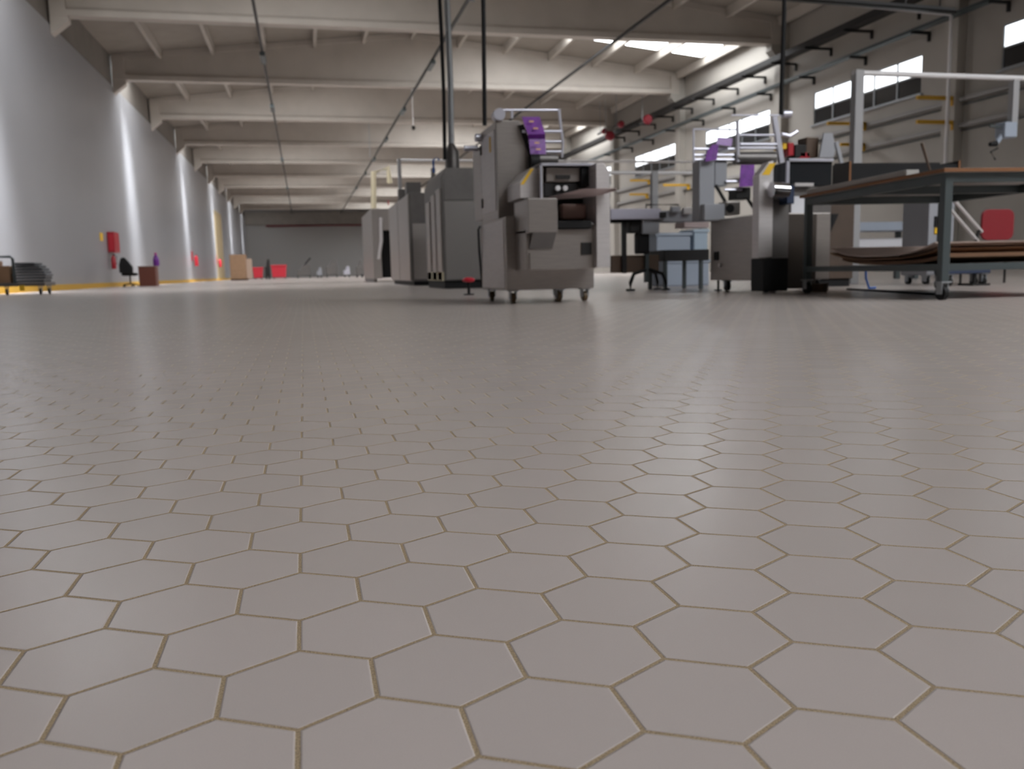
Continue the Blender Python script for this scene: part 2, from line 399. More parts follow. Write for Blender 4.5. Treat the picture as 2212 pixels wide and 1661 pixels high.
def cable(p, r, label, m, name='ceiling_cable', top=None):
    p = Vector(p); zt = top or roofz(p.x)-0.02
    n = 8; sway = 0.02
    pts = [p+Vector((sway*math.sin(i*1.3), 0, (zt-p.z)*i/n)) for i in range(n+1)]
    return tag(MB().tube(pts, r, 10).build(name, m), label, 'cable' if m is black else 'pipe')

# right wall services
def wall_tray(z, x0, x1, h, label, br_y, m, brm):
    t = thing('cable_tray', label, 'cable tray', (x1, 20, z), 'cable trays along the right wall')
    b = MB().box(x0, x1, Y0+2, 110, z, z+0.015).box(x0, x0+0.012, Y0+2, 110, z+0.012, z+h).box(x1-0.012, x1, Y0+2, 110, z+0.012, z+h)
    b.build('channel', m, t, smooth=False)
    for y in br_y:
        k = MB().box(x0-0.1, XR-0.002, y-0.03, y+0.03, z-0.09, z-0.002).box(XR-0.08, XR-0.002, y-0.04, y+0.04, z-0.3, z-0.05)
        k.build('bracket', brm, t, smooth=False)
    return t
tr = wall_tray(8.25, 18.55, 19.0, 0.22, 'upper dark cable tray high on the right wall beneath the roof', [20.4+2.4*k for k in range(14)], darkmt, darkmt)
tr2 = wall_tray(7.45, 19.02, 19.27, 0.10, 'thin cable tray on short arms above the strip windows', [21.5+3.2*k for k in range(12)], greyfr, darkmt)
br = [23.45+4.7*k for k in range(8)]
def arm_rail(z, label, group):
    t = thing('pipe_rail', label, 'rail', (XR, 20, z), group)
    MB().box(XR-0.16, XR-0.06, Y0+2, 110, z-0.06, z+0.06).build('rail', railm, t, smooth=False)
    MB().box(XR-0.06, XR-0.002, Y0+2, 110, z-0.16, z-0.13).build('wall_strip', greyfr, t, smooth=False)
    return t
arm_rail(5.08, 'upper grey pipe rail on the right wall just below the windows', 'pipe rails on the right wall')
arm_rail(4.32, 'lower grey pipe rail on the right wall, under the other rail', 'pipe rails on the right wall')
def yellow_bracket(xw, y, z, length, label):
    t = thing('pipe_bracket', label, 'bracket', (xw, y, z), 'yellow brackets on the right wall')
    MB().box(xw-length, xw, y-0.05, y+0.05, z-0.05, z+0.06).build('arm', yellow, t, bevel=0.01)
    MB().box(xw-0.16, xw+0.0, y-0.05, y+0.05, z-0.22, z+0.04).build('wall_plate', yellow, t, bevel=0.01)
    return t
for (px, py, px1, lab) in [(2065, 213, 1980, 'yellow bracket arm at the near end of the upper pipe rail by the grey pillar'),
                           (2065, 265, 1980, 'yellow bracket arm on the lower pipe rail by the grey pillar'),
                           (1870, 268, 1787, 'yellow bracket arm on the upper rail right behind the white frame post'),
                           (1868, 313, 1815, 'yellow bracket arm on the lower rail behind the white frame post')]:
    p = atx(px, py, XR-0.17); a = at(px1, py, p.y); yellow_bracket(p.x, p.y, p.z, p.x-a.x, lab)
for (px, py, px1, lab) in [(1405, 390, 1361, 'yellow bracket arm above the conveyor, left of the grey post'),
                           (1490, 400, 1433, 'yellow bracket arm above the conveyor, right of the grey post'),
                           (1400, 420, 1360, 'yellow bracket arm lowest of those above the conveyor')]:
    p = atx(px, py, XR-0.17); a = at(px1, py, p.y); yellow_bracket(p.x, p.y, p.z, p.x-a.x, lab)
for (px, py, r, lab) in [(1400, 258, 0.26, 'largest red valve wheel on the dark tray of the right wall'), (1342, 268, 0.20, 'red valve cap left of the largest one, under the beam'),
                         (1318, 293, 0.29, 'red valve cap lowest on the right wall, beside the packing machine'), (1306, 283, 0.18, 'smallest red valve cap, by the far roof light')]:
    p = atx(px, py, 18.0)
    t = thing('fire_valve', lab, 'valve', p, 'red valves on the right wall')
    MB().tube([p+Vector((0, 0.15, 0)), p, p+Vector((0, -0.12, 0))], [r*0.9, r, r*0.7], 18).build('cap', mat('dark_red_paint', (0.20, 0.006, 0.016), 0.5), t)
    MB().tube([p+Vector((0, 0.1, 0)), p+Vector((0, 1.2, 0))], r*0.35, 10).build('pipe', darkmt, t)
    MB().tube([p+Vector((0, 0.8, 0)), (p.x, p.y+0.8, roofz(p.x)-0.01)], 0.02, 8).build('hanger', galv, t)
# pipe under the near beam, turning down the pillar
a = at(1690, -4, 23.0); b = at(2052, 32, 23.0); dd = (b-a)/(b.x-a.x)
t = thing('overhead_pipe', 'pale pipe across under the top right beam, turning down beside the wall pillar', 'pipe', (b.x, 23.0, 0))
MB().tube([b-dd*7, b, b+Vector((0.05, 0, -0.06))], 0.04, 12).build('run', steel_l, t)
MB().tube([b+Vector((0.05, 0, -0.04)), (b.x+0.05, 23.0, 0.0)], 0.055, 12).build('drop', steel_l, t)
for k in (6, 1.5): q = b-dd*k; MB().tube([q, (q.x, 23.0, roofz(q.x)-0.01)], 0.015, 8).build('hanger', galv, t)
a = at(1690, -8, 22.6); b = at(2062, 21, 22.6); dd = (b-a)/(b.x-a.x)
t = thing('crane_rail', 'dark grey rail across the top right corner, just above the pale pipe', 'rail', (b.x-3, 22.6, b.z))
MB().bar(b-dd*8, b, 0.10, 0.10).build('rail', galv, t, bevel=0.01)
MB().bar(b-dd*8-Vector((0, 0, 0.075)), b-Vector((0, 0, 0.075)), 0.16, 0.05).build('flange', darkmt, t)
for k in (7, 4, 0.5): q = b-dd*k; MB().tube([q, (q.x, 22.6, roofz(q.x)-0.01)], 0.02, 8).build('hanger', greyfr, t)

# ------------------------------------------------------------------ MACHINE 1: flow wrapping machine
M1 = thing('wrapping_machine', 'tall stainless wrapping machine with purple film on top, standing alone in front', 'packing machine', (2.2, 8.2, 0))
b = MB().box(1.79, 2.62, 7.72, 8.86, 0.12, 0.78); b.build('base_cabinet', steel, M1, bevel=0.008)
MB().box(1.785, 1.79, 7.80, 8.80, 0.14, 0.76).build('side_door', steel_l, M1)
# tall column: its right side leans in towards the top
zc0, zc1 = 0.78, 1.675
xa = 1.80; yb = 8.05
m = MB(); pr_ = [(xa, yb, zc0), (2.14, yb, zc0), (2.14, yb, 1.22), (2.11, yb, 1.40), (2.02, yb, zc1), (xa, yb, zc1)]
m.prism(pr_, (0, 0.75, 0)); m.build('column', steel, M1, bevel=0.006)
m = MB().prism([(1.80, 8.80, 0.82), (2.06, 8.80, 0.82), (2.06, 8.80, 1.52), (1.80, 8.80, 1.55)], (0, 0.42, 0))
m.build('rear_housing', steel, M1, bevel=0.006)
MB().box(1.793, 1.80, 8.12, 8.76, 0.86, 1.60).build('column_door', steel_l, M1, bevel=0.002)
p = atx(1028, 545-0, 1.79)
for zz in (0.93, 1.45): MB().box(1.782, 1.794, 8.72, 8.75, zz, zz+0.09).build('hinge', darkmt, M1)
MB().box(1.787, 1.794, 8.28, 8.32, 1.42, 1.56).build('warning_label', sticker, M1, label='yellow warning strip on the column side')
# handles / knobs sticking out to the left
k = MB().tube([(1.80, 8.95, 1.545), (1.66, 8.95, 1.545)], 0.028, 14).build('roller_knob', alu, M1)
k = MB().tube([(1.80, 8.75, 1.62), (1.74, 8.75, 1.62)], 0.04, 14).build('roller_knob', alu, M1)
MB().tube([(1.83, 8.02, zc1+0.05), (1.83, 8.14, zc1+0.05)], 0.055, 16).build('drive_knob', alu, M1)
# mid body in front of the base
yf = 7.31
m = MB()
q = lambda px, py, Y=yf: at(px, py, Y)
xl = q(1136, 500).x; xr = q(1287, 500).x
zt = q(1150, 428).z; zb_ = q(1200, 582).z
m.box(xl, xr, yf, 7.72, zb_, q(1200, 495).z)
m.box(xl, q(1198, 430).x, yf-0.09, 7.72, q(1200, 503).z, q(1150, 430).z)
m.box(q(1198, 480).x, xr, yf+0.02, 7.72, q(1200, 496).z-0.02, q(1200, 490).z)
m.build('front_body', steel, M1, bevel=0.006)
# chute on the front left
xs0, xs1 = q(1143, 520).x, q(1193, 520).x; za, zb2 = q(1150, 502).z, q(1150, 538).z
MB().prism([(xs0+0.015, yf-0.09, za-0.001), (xs0+0.015, yf+0.005, za-0.001), (xs0-0.004, yf+0.005, zb2), (xs0-0.004, yf-0.012, zb2)], (xs1-xs0, 0, 0)).build('chute', steel_d, M1)
MB().box(xs0, xs0+0.13, yf-0.02, yf+0.01, zb_+0.005, zb2-0.03).build('access_panel', steel, M1)
MB().pbox(1256, 524, 1279, 550, yf-0.012, 0.014).build('control_badge', darkmt, M1, bevel=0.003, label='small dark badge on the front panel')
# shoulder housing
m = MB(); s0, s1 = q(1117, 395, 7.60), q(1166, 395, 7.60)
zz0, zz1, zz2 = q(1120, 430, 7.6).z, q(1120, 396, 7.6).z, q(1150, 366, 7.6).z
m.prism([(s0.x, 7.50, zz0), (s1.x, 7.50, zz0), (s1.x, 7.50, zz2), (s0.x+0.10, 7.50, zz2), (s0.x, 7.50, zz1)], (0, 0.5, 0))
m.build('shoulder_housing', steel_l, M1, bevel=0.004)
n = Vector((zz1-zz2, 0, 0.10)).normalized()
A = Vector((s0.x, 7.50, zz1))+n*0.002; B = Vector((s0.x+0.10, 7.50, zz2))+n*0.002
A = Vector((s0.x+0.004, 7.498, zz1-0.02)); B = Vector((s0.x+0.10, 7.498, zz2-0.004))
MB().prism([A, A+Vector((0.03, 0, 0)), B+Vector((0.03, 0, 0)), B], (0, -0.003, 0)).build('warning_label', sticker, M1, label='slanted yellow strip on the shoulder')
# sealing window box
wb = 7.40
a, c = at(1166, 352, wb), at(1288, 428, wb)
t_ = 0.022
fr = MB().box(a.x, c.x, wb, wb+0.02, a.z-t_, a.z).box(a.x, a.x+t_, wb, wb+0.02, c.z, a.z).box(c.x-t_*0.5, c.x, wb, wb+0.02, c.z, a.z)
fr.build('window_frame', alu, M1, bevel=0.003)
MB().box(a.x+t_, c.x, wb+0.25, wb+0.30, c.z, a.z).box(a.x+t_, a.x+t_+0.01, wb+0.02, wb+0.3, c.z, a.z).box(a.x, c.x, wb+0.02, wb+0.3, a.z-0.012, a.z-0.002).build('sealing_chamber', steel, M1)
MB().pbox(1256, 360, 1283, 402, wb+0.03, 0.16).build('drive_cover', black, M1, bevel=0.003)
MB().pbox(1180, 362, 1253, 392, wb+0.08, 0.05).build('sealing_jaw', steel, M1, bevel=0.004)
MB().pbox(1202, 378, 1232, 386, wb+0.05, 0.028).build('jaw_bar', darkmt, M1)
MB().pbox(1176, 396, 1250, 424, wb+0.10, 0.10).build('lower_jaw', darkmt, M1, bevel=0.004)
for px in (1206, 1222):  # white discs paint the two bright glints in the sealing window
    p = at(px, 406, wb+0.06); MB().tube([p, p+Vector((0, 0.05, 0))], 0.022, 14).build('glint_disc', whitemt, M1)
# outfeed: hinged lid and dark mouth
y0l, y1l = 7.02, 7.44
P0, P1, P2 = at(1190, 424, 7.40), at(1258, 407, 7.2), at(1332, 408, 7.1)
lid = MB().prism([at(1188, 425, 7.42), at(1258, 408, 7.05), at(1332, 406, 7.05), at(1331, 412, 7.05), at(1290, 423, 7.25), at(1200, 431, 7.42)], (0.01, 0.10, 0.004))
lid.build('hinged_lid', pinkpl, M1, bevel=0.004, label='pale open lid sticking out to the right')
MB().pbox(1199, 430, 1287, 486, yf+0.30, 0.06).build('outfeed_mouth', black, M1)  # black slab paints the shade inside the outfeed opening
MB().pbox(1213, 440, 1268, 474, yf+0.18, 0.11).build('product', mat('brown_wrap', (0.30, 0.19, 0.16), 0.35), M1, bevel=0.02)
MB().pbox(1197, 477, 1279, 493, yf-0.05, 0.30).build('outfeed_belt', black, M1, bevel=0.01)
p0, p1 = at(1270, 482, yf-0.02), at(1300, 488, yf-0.02); MB().tube([p0, p1], 0.014, 10).build('hand_lever', steel_d, M1)
# right end panel
m = MB(); a, c = at(1287, 352, 7.24), at(1319, 577, 7.24)
m.prism([(a.x, 7.24, c.z), (c.x, 7.24, c.z), (c.x, 7.24, at(1318, 372, 7.24).z), (c.x-0.05, 7.24, a.z), (a.x, 7.24, a.z)], (0, 0.42, 0))
m.build('end_panel', steel_l, M1, bevel=0.006)
# reel frame and film
yr = 8.05
a = at(1085, 238, yr); c = at(1210, 238, yr)
MB().tube([a, c], 0.012, 10).build('top_bar', alu, M1)
MB().bar(at(1106, 240, yr), at(1106, 256, yr), 0.025).build('bar_post', alu, M1)
MB().bar(at(1207, 236, yr), at(1216, 308, yr), 0.02, 0.03).build('reel_arm', alu, M1)
MB().bar(at(1216, 308, yr), at(1214, 340, yr), 0.016, 0.03).build('reel_arm', alu, M1)
for py, x0 in ((284, 1128), (306, 1142), (328, 1150)):
    MB().tube([at(x0, py, yr-0.05), at(1212, py, yr-0.05)], 0.014, 12).build('film_roller', chrome if False else alu, M1)
MB().tube([at(1160, 345, yr-0.05), at(1203, 345, yr-0.05)], 0.05, 16).build('film_reel', steel_d, M1)
MB().tube([at(1145, 350, yr-0.06), at(1163, 350, yr-0.06)], 0.075, 20).build('reel_motor', black, M1)
MB().bar(at(1125, 270, yr), at(1155, 355, yr), 0.03, 0.05).build('reel_bracket', darkmt, M1)
film = MB()
rows = [(1127, 1166, 252), (1140, 1178, 290), (1142, 1178, 300), (1146, 1180, 333)]
ydep = [yr-0.08, yr-0.10, yr-0.06, yr-0.09]
for i in range(3):
    l0, r0_, y0_ = rows[i]; l1, r1_, y1_ = rows[i+1]
    film.prism([at(l0, y0_, ydep[i]), at(r0_, y0_, ydep[i]), at(r1_, y1_, ydep[i+1]), at(l1, y1_, ydep[i+1])], (0, 0.004, 0))
fo = film.build('film_web', purple, M1, label='purple printed wrapping film', smooth=False)
pr2 = MB()
for px, py in ((1148, 262), (1157, 277), (1160, 308), (1163, 322)):
    c0 = at(px, py, yr-0.115); pr2.box(c0.x-0.022, c0.x+0.022, c0.y, c0.y+0.002, c0.z-0.008, c0.z+0.006)
pr2.build('film_print', gold, fo, smooth=False)
for (x, y) in ((1.86, 8.72), (1.86, 7.80), (2.30, 7.80), (2.55, 7.80), (2.55, 8.72)): caster(M1, x, y, 0.122, 0.048, wheelmat=mat('amber_wheel', (0.10, 0.06, 0.025), 0.5))
MB().tube([(1.775, 8.80, 0.75), (1.76, 8.83, 0.72), (1.77, 8.86, 0.5), (1.80, 8.90, 0.16)], 0.012, 8).build('power_lead', black, M1)
cable(at(1047, 271, 8.85), 0.022, 'thick black cable hanging from the roof to the front wrapping machine', black)

# ------------------------------------------------------------------ tall cabinets behind it
CA = thing('oven_cabinet', 'tall dark steel cabinet with a pipe on its roof, directly behind the wrapping machine', 'cabinet', (2.9, 16.5, 0), 'tall steel cabinets')
za = at(980, 362, 15.6).z
MB().prism([(2.46, 15.6, 0.14), (3.55, 15.6, 0.14), (3.55, 15.6, za), (2.55, 15.6, za), (2.46, 15.6, za-0.18)], (0, 2.2, 0)).build('housing', steel_d, CA, bevel=0.01)
MB().box(2.50, 3.52, 15.585, 15.6, 0.16, 1.55).build('lower_door', mat('mid_steel', (0.28, 0.265, 0.26), 0.38, 0.85), CA, bevel=0.004)
MB().box(2.50, 3.52, 15.585, 15.6, 1.57, za-0.2).build('upper_door', steel_d, CA, bevel=0.004)
for k, (y, h) in enumerate(((15.65, za-0.35), (16.3, za-0.4), (17.0, 1.65))):
    MB().box(2.43, 2.46, y, y+0.5, 0.15, h).build('side_panel', steel, CA, bevel=0.004)
MB().box(2.47, 3.5, 15.66, 17.7, 0, 0.14).build('plinth', black, CA)  # black block paints the shadow in the gap under the cabinet
MB().box(2.43, 2.46, 15.62, 17.5, 0.14, 0.30).build('kick_plate', cream, CA)
p = at(977, 350, 16.2); MB().tube([(p.x, 16.2, za-0.01), (p.x, 16.2, za+0.35), (p.x-0.01, 16.2, za+0.5)], [0.13, 0.13, 0.055], 14).build('flue_collar', steel_d, CA)
p2 = at(943, 345, 16.2); MB().tube([(p2.x-0.06, 16.2, za-0.02), (p2.x-0.06, 16.2, za+0.2), (p2.x, 16.2, za+0.26), (p2.x+0.05, 16.2, za+0.2)], 0.018, 8).build('blue_hose', blue, CA)
cable((p.x-0.01, 16.2, za+0.5), 0.055, 'grey pipe rising from the cabinet to the roof', galv, 'vent_pipe')
cable(at(961, 345, 16.0), 0.035, 'black cable beside the grey pipe above the tall cabinet', black)
CB = thing('oven_cabinet', 'tall pale-sided steel cabinet with small roof boxes, second behind the wrapping machine', 'cabinet', (2.9, 22, 0), 'tall steel cabinets')
zb3 = at(890, 416, 20.3).z
MB().box(2.45, 3.4, 20.3, 25.0, 0.10, zb3).build('housing', steel_d, CB, bevel=0.01)
for y in (20.35, 22.7): MB().box(2.42, 2.45, y, y+2.25, 0.12, zb3-0.03).build('side_panel', steel, CB, bevel=0.005)
MB().box(2.5, 3.35, 20.35, 24.9, 0, 0.10).build('plinth', black, CB)
MB().box(2.5, 3.38, 20.285, 20.3, 0.15, zb3-0.7).build('door', steel, CB, bevel=0.004)
for (x, y, s, h) in ((2.6, 22.6, 0.30, 0.28), (2.62, 20.9, 0.34, 0.28), (3.1, 20.8, 0.10, 0.6)): MB().box(x-s/2, x+s/2, y-s/2, y+s/2, zb3-0.005, zb3+h).build('roof_box', steel_d, CB, bevel=0.006)
p = atx(839, 438, 2.415); MB().tube([(2.422, p.y, p.z), (2.405, p.y, p.z)], 0.07, 14).build('stop_button', redpl, CB, label='red emergency button')
CC = thing('oven_cabinet', 'lower grey cabinet with a dark open front, farthest of the steel line', 'cabinet', (2.9, 32, 0), 'tall steel cabinets')
zc = at(810, 450, 31).z
MB().box(2.40, 2.70, 31, 36, 0.12, zc).box(2.705, 3.595, 31, 36, zc-0.75, zc-0.01).box(3.6, 4.0, 31.01, 36, 0.12, zc).build('housing', steel, CC, bevel=0.01)
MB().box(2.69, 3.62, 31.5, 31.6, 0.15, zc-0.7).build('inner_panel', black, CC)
for x in (2.46, 3.9): MB().box(x-0.05, x+0.05, 31.1, 35.9, 0, 0.125).build('skid', steel_d, CC)
MB().tube([at(823, 470, 30.9), at(824, 520, 30.9), at(818, 560, 30.9)], 0.06, 10).build('duct', steel_l, CC)
a, b_, c, d_ = at(807, 452, 32), at(807, 372, 32), at(838, 362, 32), at(842, 396, 32)
tag(MB().tube([(a.x, 32, zc+0.012), b_, c, (d_.x, 32, d_.z)], 0.10, 12).build('arch_pipe', cream), 'cream pipe arching above the farthest steel cabinet', 'pipe')
# red mushroom stop on a short stand
p = Vector((2.06, 11.07, 0)); t = thing('foot_stop', 'small red mushroom-headed stop on a short stand beside the wrapping machine', 'switch', p)
MB().lathe(p, [(0.07, 0), (0.07, 0.012), (0.018, 0.02), (0.018, 0.16), (0.05, 0.165)], 14).build('stand', black, t)
MB().lathe(p+Vector((0, 0, 0.16)), [(0.03, 0), (0.075, 0.012), (0.085, 0.035), (0.06, 0.06), (0.01, 0.068)], 16).build('button', redpl, t)

# ------------------------------------------------------------------ overhead white frames
def portal(label, px0, px1, py, Y, posts, wd_, m, drop=0.0, cap=0):
    a = at(px0, py, Y); b = at(px1, py, Y); b.z = a.z
    t = thing('overhead_gantry', label, 'frame', (a.x, Y, 0), 'white overhead frames')
    MB().tube([(a.x, Y, a.z), (b.x, Y, a.z)], wd_*0.3, 14).build('crossbar', m, t)
    for px, pw, z0 in posts:
        x = at(px, py, Y).x; MB().box(x-pw/2, x+pw/2, Y-wd_/2, Y+wd_/2, z0, a.z+wd_*0.3).build('post', post_m, t, bevel=0.006)
    return t, a
F1, a = portal('white overhead frame rising behind the workbench at right', 1843, 2600, 157, 11.0, ((1853, 0.13, 0), (2560, 0.13, 0)), 0.12, whitemt)
F2, a2 = portal('long white bar frame crossing behind the steel cabinets', 858, 1530, 346, 26.0, ((862, 0.10, 0), (1518, 0.14, 0)), 0.12, whitemt)
F3, a3 = portal('short white bar frame above the conveyor', 1312, 1525, 373, 14.0, ((1413, 0.11, 0), (1519, 0.12, 0)), 0.10, whitemt)
# hanging tool on the near frame
x = at(2190, 200, 11.0).x; z = a.z
t = thing('hanging_tool', 'blue-grey hoist tool hanging from the white frame at far right', 'tool', (x, 11, z-0.06))
MB().box(x-0.05, x+0.05, 10.95, 11.05, at(2190, 268, 11).z, z-0.038).build('drop_post', post_m, t, bevel=0.004)
p = at(2172, 282, 11); MB().box(p.x-0.10, p.x+0.12, 10.9, 11.1, p.z-0.11, p.z+0.11).build('motor', bluegr, t, bevel=0.02)
MB().tube([at(2165, 292, 10.98), at(2150, 312, 10.98)], 0.035, 10).build('spout', bluegr, t)
MB().tube([at(2152, 310, 10.98), at(2138, 312, 10.98)], [0.045, 0.03], 10).build('nozzle', black, t)
MB().tube([at(2166, 276, 10.98), at(2138, 272, 10.98)], 0.02, 8).build('side_arm', greyfr, t)
MB().tube([at(2155, 320, 10.98), at(2140, 328, 10.98), at(2150, 345, 10.98)], 0.014, 8).build('hose', darkmt, t)

# ------------------------------------------------------------------ conveyor between the machines
CV = thing('conveyor', 'narrow conveyor on dark tripod legs between the two wrapping machines', 'conveyor', (4.3, 10.6, 0))
Yc = 10.6
MB().pbox(1319, 451, 1428, 473, Yc, 0.35).build('belt_deck', mat('lavender_belt', (0.48, 0.47, 0.56), 0.4), CV, bevel=0.01)
MB().pbox(1405, 455, 1530, 478, Yc+0.05, 0.35).build('drive_deck', greypl, CV, bevel=0.01)
MB().pbox(1322, 472, 1530, 478, Yc+0.08, 0.25).build('under_frame', black, CV)
a, c = at(1402, 441, Yc), at(1472, 441, Yc)
MB().tube([(a.x, Yc+0.1, a.z-0.07), (a.x, Yc+0.1, a.z), (c.x, Yc+0.1, a.z), (c.x, Yc+0.1, a.z-0.07)], 0.012, 8).build('guide_rail', darkmt, CV)
for px, py, px1, py1, mm_ in ((1426, 458, 1440, 470, darkmt), (1452, 446, 1470, 458, greypl), (1478, 448, 1495, 462, steel_l), (1508, 452, 1514, 466, black)):
    MB().pbox(px, py, px1, py1, Yc-0.02, 0.08).build('guide_block', mm_, CV, bevel=0.006)
MB().pbox(1388, 473, 1425, 505, Yc+0.05, 0.18).build('gear_box', greypl, CV, bevel=0.012)
MB().pbox(1360, 474, 1390, 503, Yc+0.10, 0.2).build('motor', darkmt, CV, bevel=0.02)
MB().pbox(1378, 503, 1404, 548, Yc+0.10, 0.15).build('motor', black, CV, bevel=0.02)
MB().pbox(1345, 474, 1354, 590, Yc+0.1, 0.06).build('leg', darkmt, CV)
MB().pbox(1394, 505, 1402, 610, Yc+0.12, 0.06).build('leg', greyfr, CV)
MB().pbox(1322, 552, 1424, 587, Yc+0.16, 0.08).build('lower_beam', wood_d, CV, bevel=0.005)
cx, cz = at(1398, 586, Yc+0.15).x, at(1398, 588, Yc+0.15).z
for ex, ey in ((-0.28, -0.12), (0.20, -0.15), (-0.10, 0.35), (0.25, 0.25)):
    f_ = MB().tube([(cx, Yc+0.15, cz+0.04), (cx+ex*0.8, Yc+0.15+ey*0.8, cz-0.02), (cx+ex, Yc+0.15+ey, 0.10), (cx+ex, Yc+0.15+ey, 0.012)], 0.022, 8)
    f_.lathe((cx+ex, Yc+0.15+ey, 0), [(0.06, 0), (0.055, 0.014), (0.02, 0.025)], 12)
    f_.build('foot', black, CV)
# side bench under the infeed
BN = thing('low_bench', 'dark low bench with thin legs under the conveyor end, left of the second machine', 'bench', (5.3, 10.9, 0))
Yb = 10.7
a, c = at(1435, 540, Yb), at(1532, 562, Yb)
MB().box(a.x, c.x, Yb, Yb+0.6, c.z, a.z).build('top', darkmt, BN, bevel=0.006)
for x, y in ((a.x+0.03, Yb+0.04), (c.x-0.10, Yb+0.04), (a.x+0.03, Yb+0.56), (c.x-0.10, Yb+0.56)):
    MB().box(x-0.022, x+0.022, y-0.022, y+0.022, 0.0, c.z+0.001).build('leg', greyfr, BN)
def crate(px0, py0, px1, py1, Y, dep, m, label, z0=None):
    a, c = at(px0, py0, Y), at(px1, py1, Y); z0 = c.z if z0 is None else z0
    t = thing('storage_crate', label, 'crate', ((a.x+c.x)/2, Y, z0), 'blue-grey crates by the conveyor')
    MB().box(a.x, c.x, Y, Y+dep, z0, a.z-0.03).build('body', m, t, bevel=0.02)
    MB().box(a.x-0.02, c.x+0.02, Y-0.02, Y+dep+0.02, a.z-0.05, a.z).build('rim', m, t, bevel=0.01)
    return t
crate(1438, 562, 1532, 602, 12.6, 0.6, bluegr, 'wide blue-grey crate on the floor beneath the low bench', 0.0)
crate(1418, 503, 1492, 560, 12.65, 0.5, bluegr, 'blue-grey crate stacked on the lower one, left of the pale blue crate', at(1438, 562, 12.6).z)
crate(1499, 495, 1529, 560, 12.65, 0.5, mat('pale_blue_plastic', (0.42, 0.52, 0.62), 0.45), 'pale blue crate stacked on the wide crate beside the second machine', at(1438, 562, 12.6).z)
MB_ = MB().pbox(1478, 480, 1532, 491, 10.5, 0.3); o = MB_.build('packing_tray', pinkpl, bevel=0.006); tag(o, 'pale pink tray at the conveyor end against the second machine', 'tray')

# ------------------------------------------------------------------ MACHINE 2
M2 = thing('wrapping_machine', 'second stainless wrapping machine with purple film, standing beside the workbench', 'packing machine', (5.2, 9.1, 0))
X2, Y2a = 4.79, 8.50                       # left face and front face of its base
Y2b = atx(1534, 540, X2).y
z2t, z2b = atx(1660, 459, X2).z, atx(1600, 606, X2).z
MB().box(X2, X2+0.80, Y2a, Y2b, z2b, z2t).build('base_cabinet', steel, M2, bevel=0.01)
MB().box(X2-0.005, X2, Y2a+0.06, Y2b-0.06, z2b+0.04, z2t-0.12).build('side_door', steel, M2, bevel=0.002)
p = atx(1549, 553, X2); MB().box(X2-0.02, X2-0.004, p.y-0.05, p.y+0.05, p.z-0.05, p.z+0.05).build('switch_plate', black, M2)
p = atx(1558, 573, X2); MB().tube([(X2-0.03, p.y, p.z), (X2-0.004, p.y, p.z)], 0.022, 12).build('switch_knob', whitemt, M2)
# shoulder housing at the near corner, with the sloping yellow strip
Yp = 8.36
a, c = at(1640, 378, Yp), at(1668, 556, Yp)
MB().prism([(a.x, Yp, c.z), (c.x, Yp, c.z), (c.x, Yp, at(1668, 347, Yp).z), (at(1661, 350, Yp).x, Yp, at(1661, 350, Yp).z), (a.x, Yp, a.z)], (0, 0.135, 0)).build('shoulder_column', steel_l, M2, bevel=0.005)
MB().prism([at(1646, 378, Yp-0.003), at(1662, 378, Yp-0.003), at(1676, 352, Yp-0.003), at(1662, 353, Yp-0.003)], (0, 0.0025, 0)).build('warning_label', sticker, M2, label='slanted yellow strip on the shoulder')
# right side body
MB().pbox(1668, 430, 1702, 600, 8.40, 0.099).build('side_housing', steel_d, M2, bevel=0.006)
MB().pbox(1650, 558, 1702, 628, 8.22, 0.27).build('motor_box', black, M2, bevel=0.01)
MB().pbox(1703, 462, 1762, 622, 8.42, 0.078).build('rear_cabinet', mat('brown_black_enamel', (0.04, 0.028, 0.02), 0.5), M2, bevel=0.01)
p0, p1 = at(1666, 410, 8.27), at(1700, 412, 8.27)
MB().tube([p0, p1], 0.08, 24).build('chrome_roll', chrome, M2)
MB().pbox(1701, 400, 1716, 440, 8.25, 0.2).build('roll_mount', navy, M2, bevel=0.006)
# sealing window box
Yw = 8.7
a, c = at(1700, 342, Yw), at(1800, 400, Yw)
MB().box(a.x, c.x, Yw, Yw+0.025, a.z-0.03, a.z).box(a.x, a.x+0.035, Yw, Yw+0.025, c.z, a.z).build('window_frame', alu, M2, bevel=0.003)
MB().box(a.x+0.035, c.x, Yw+0.03, Yw+0.5, c.z, a.z-0.03).build('window_box', darkgl, M2, bevel=0.004)
MB().pbox(1718, 395, 1758, 402, Yw-0.02, 0.05).build('jaw_bar', steel_l, M2)
MB().pbox(1700, 402, 1795, 462, Yw+0.05, 0.6).build('lower_housing', steel_d, M2, bevel=0.006)
MB().pbox(1710, 424, 1738, 462, Yw-0.0, 0.05).build('notice_plate', paper, M2, bevel=0.003, label='pale grey plate')
# leaning side plate and strut
MB().prism([at(1770, 340, 9.6), at(1800, 340, 9.6), at(1806, 318, 9.6), at(1798, 287, 9.6), at(1780, 287, 9.6)], (0, 0.03, 0)).build('guard_plate', greypl, M2)
MB().bar(at(1806, 306, 9.6), at(1829, 398, 9.6), 0.045, 0.03).build('strut', greypl, M2)
for px0, py0, px1, py1, mm_ in ((1718, 312, 1742, 340, darkmt), (1742, 296, 1768, 340, wood_d), (1703, 308, 1715, 336, red), (1728, 328, 1750, 341, redpl), (1690, 308, 1700, 322, sticker)):
    MB().pbox(px0, py0, px1, py1, 9.7, 0.2).build('control_block', mm_, M2, bevel=0.01)
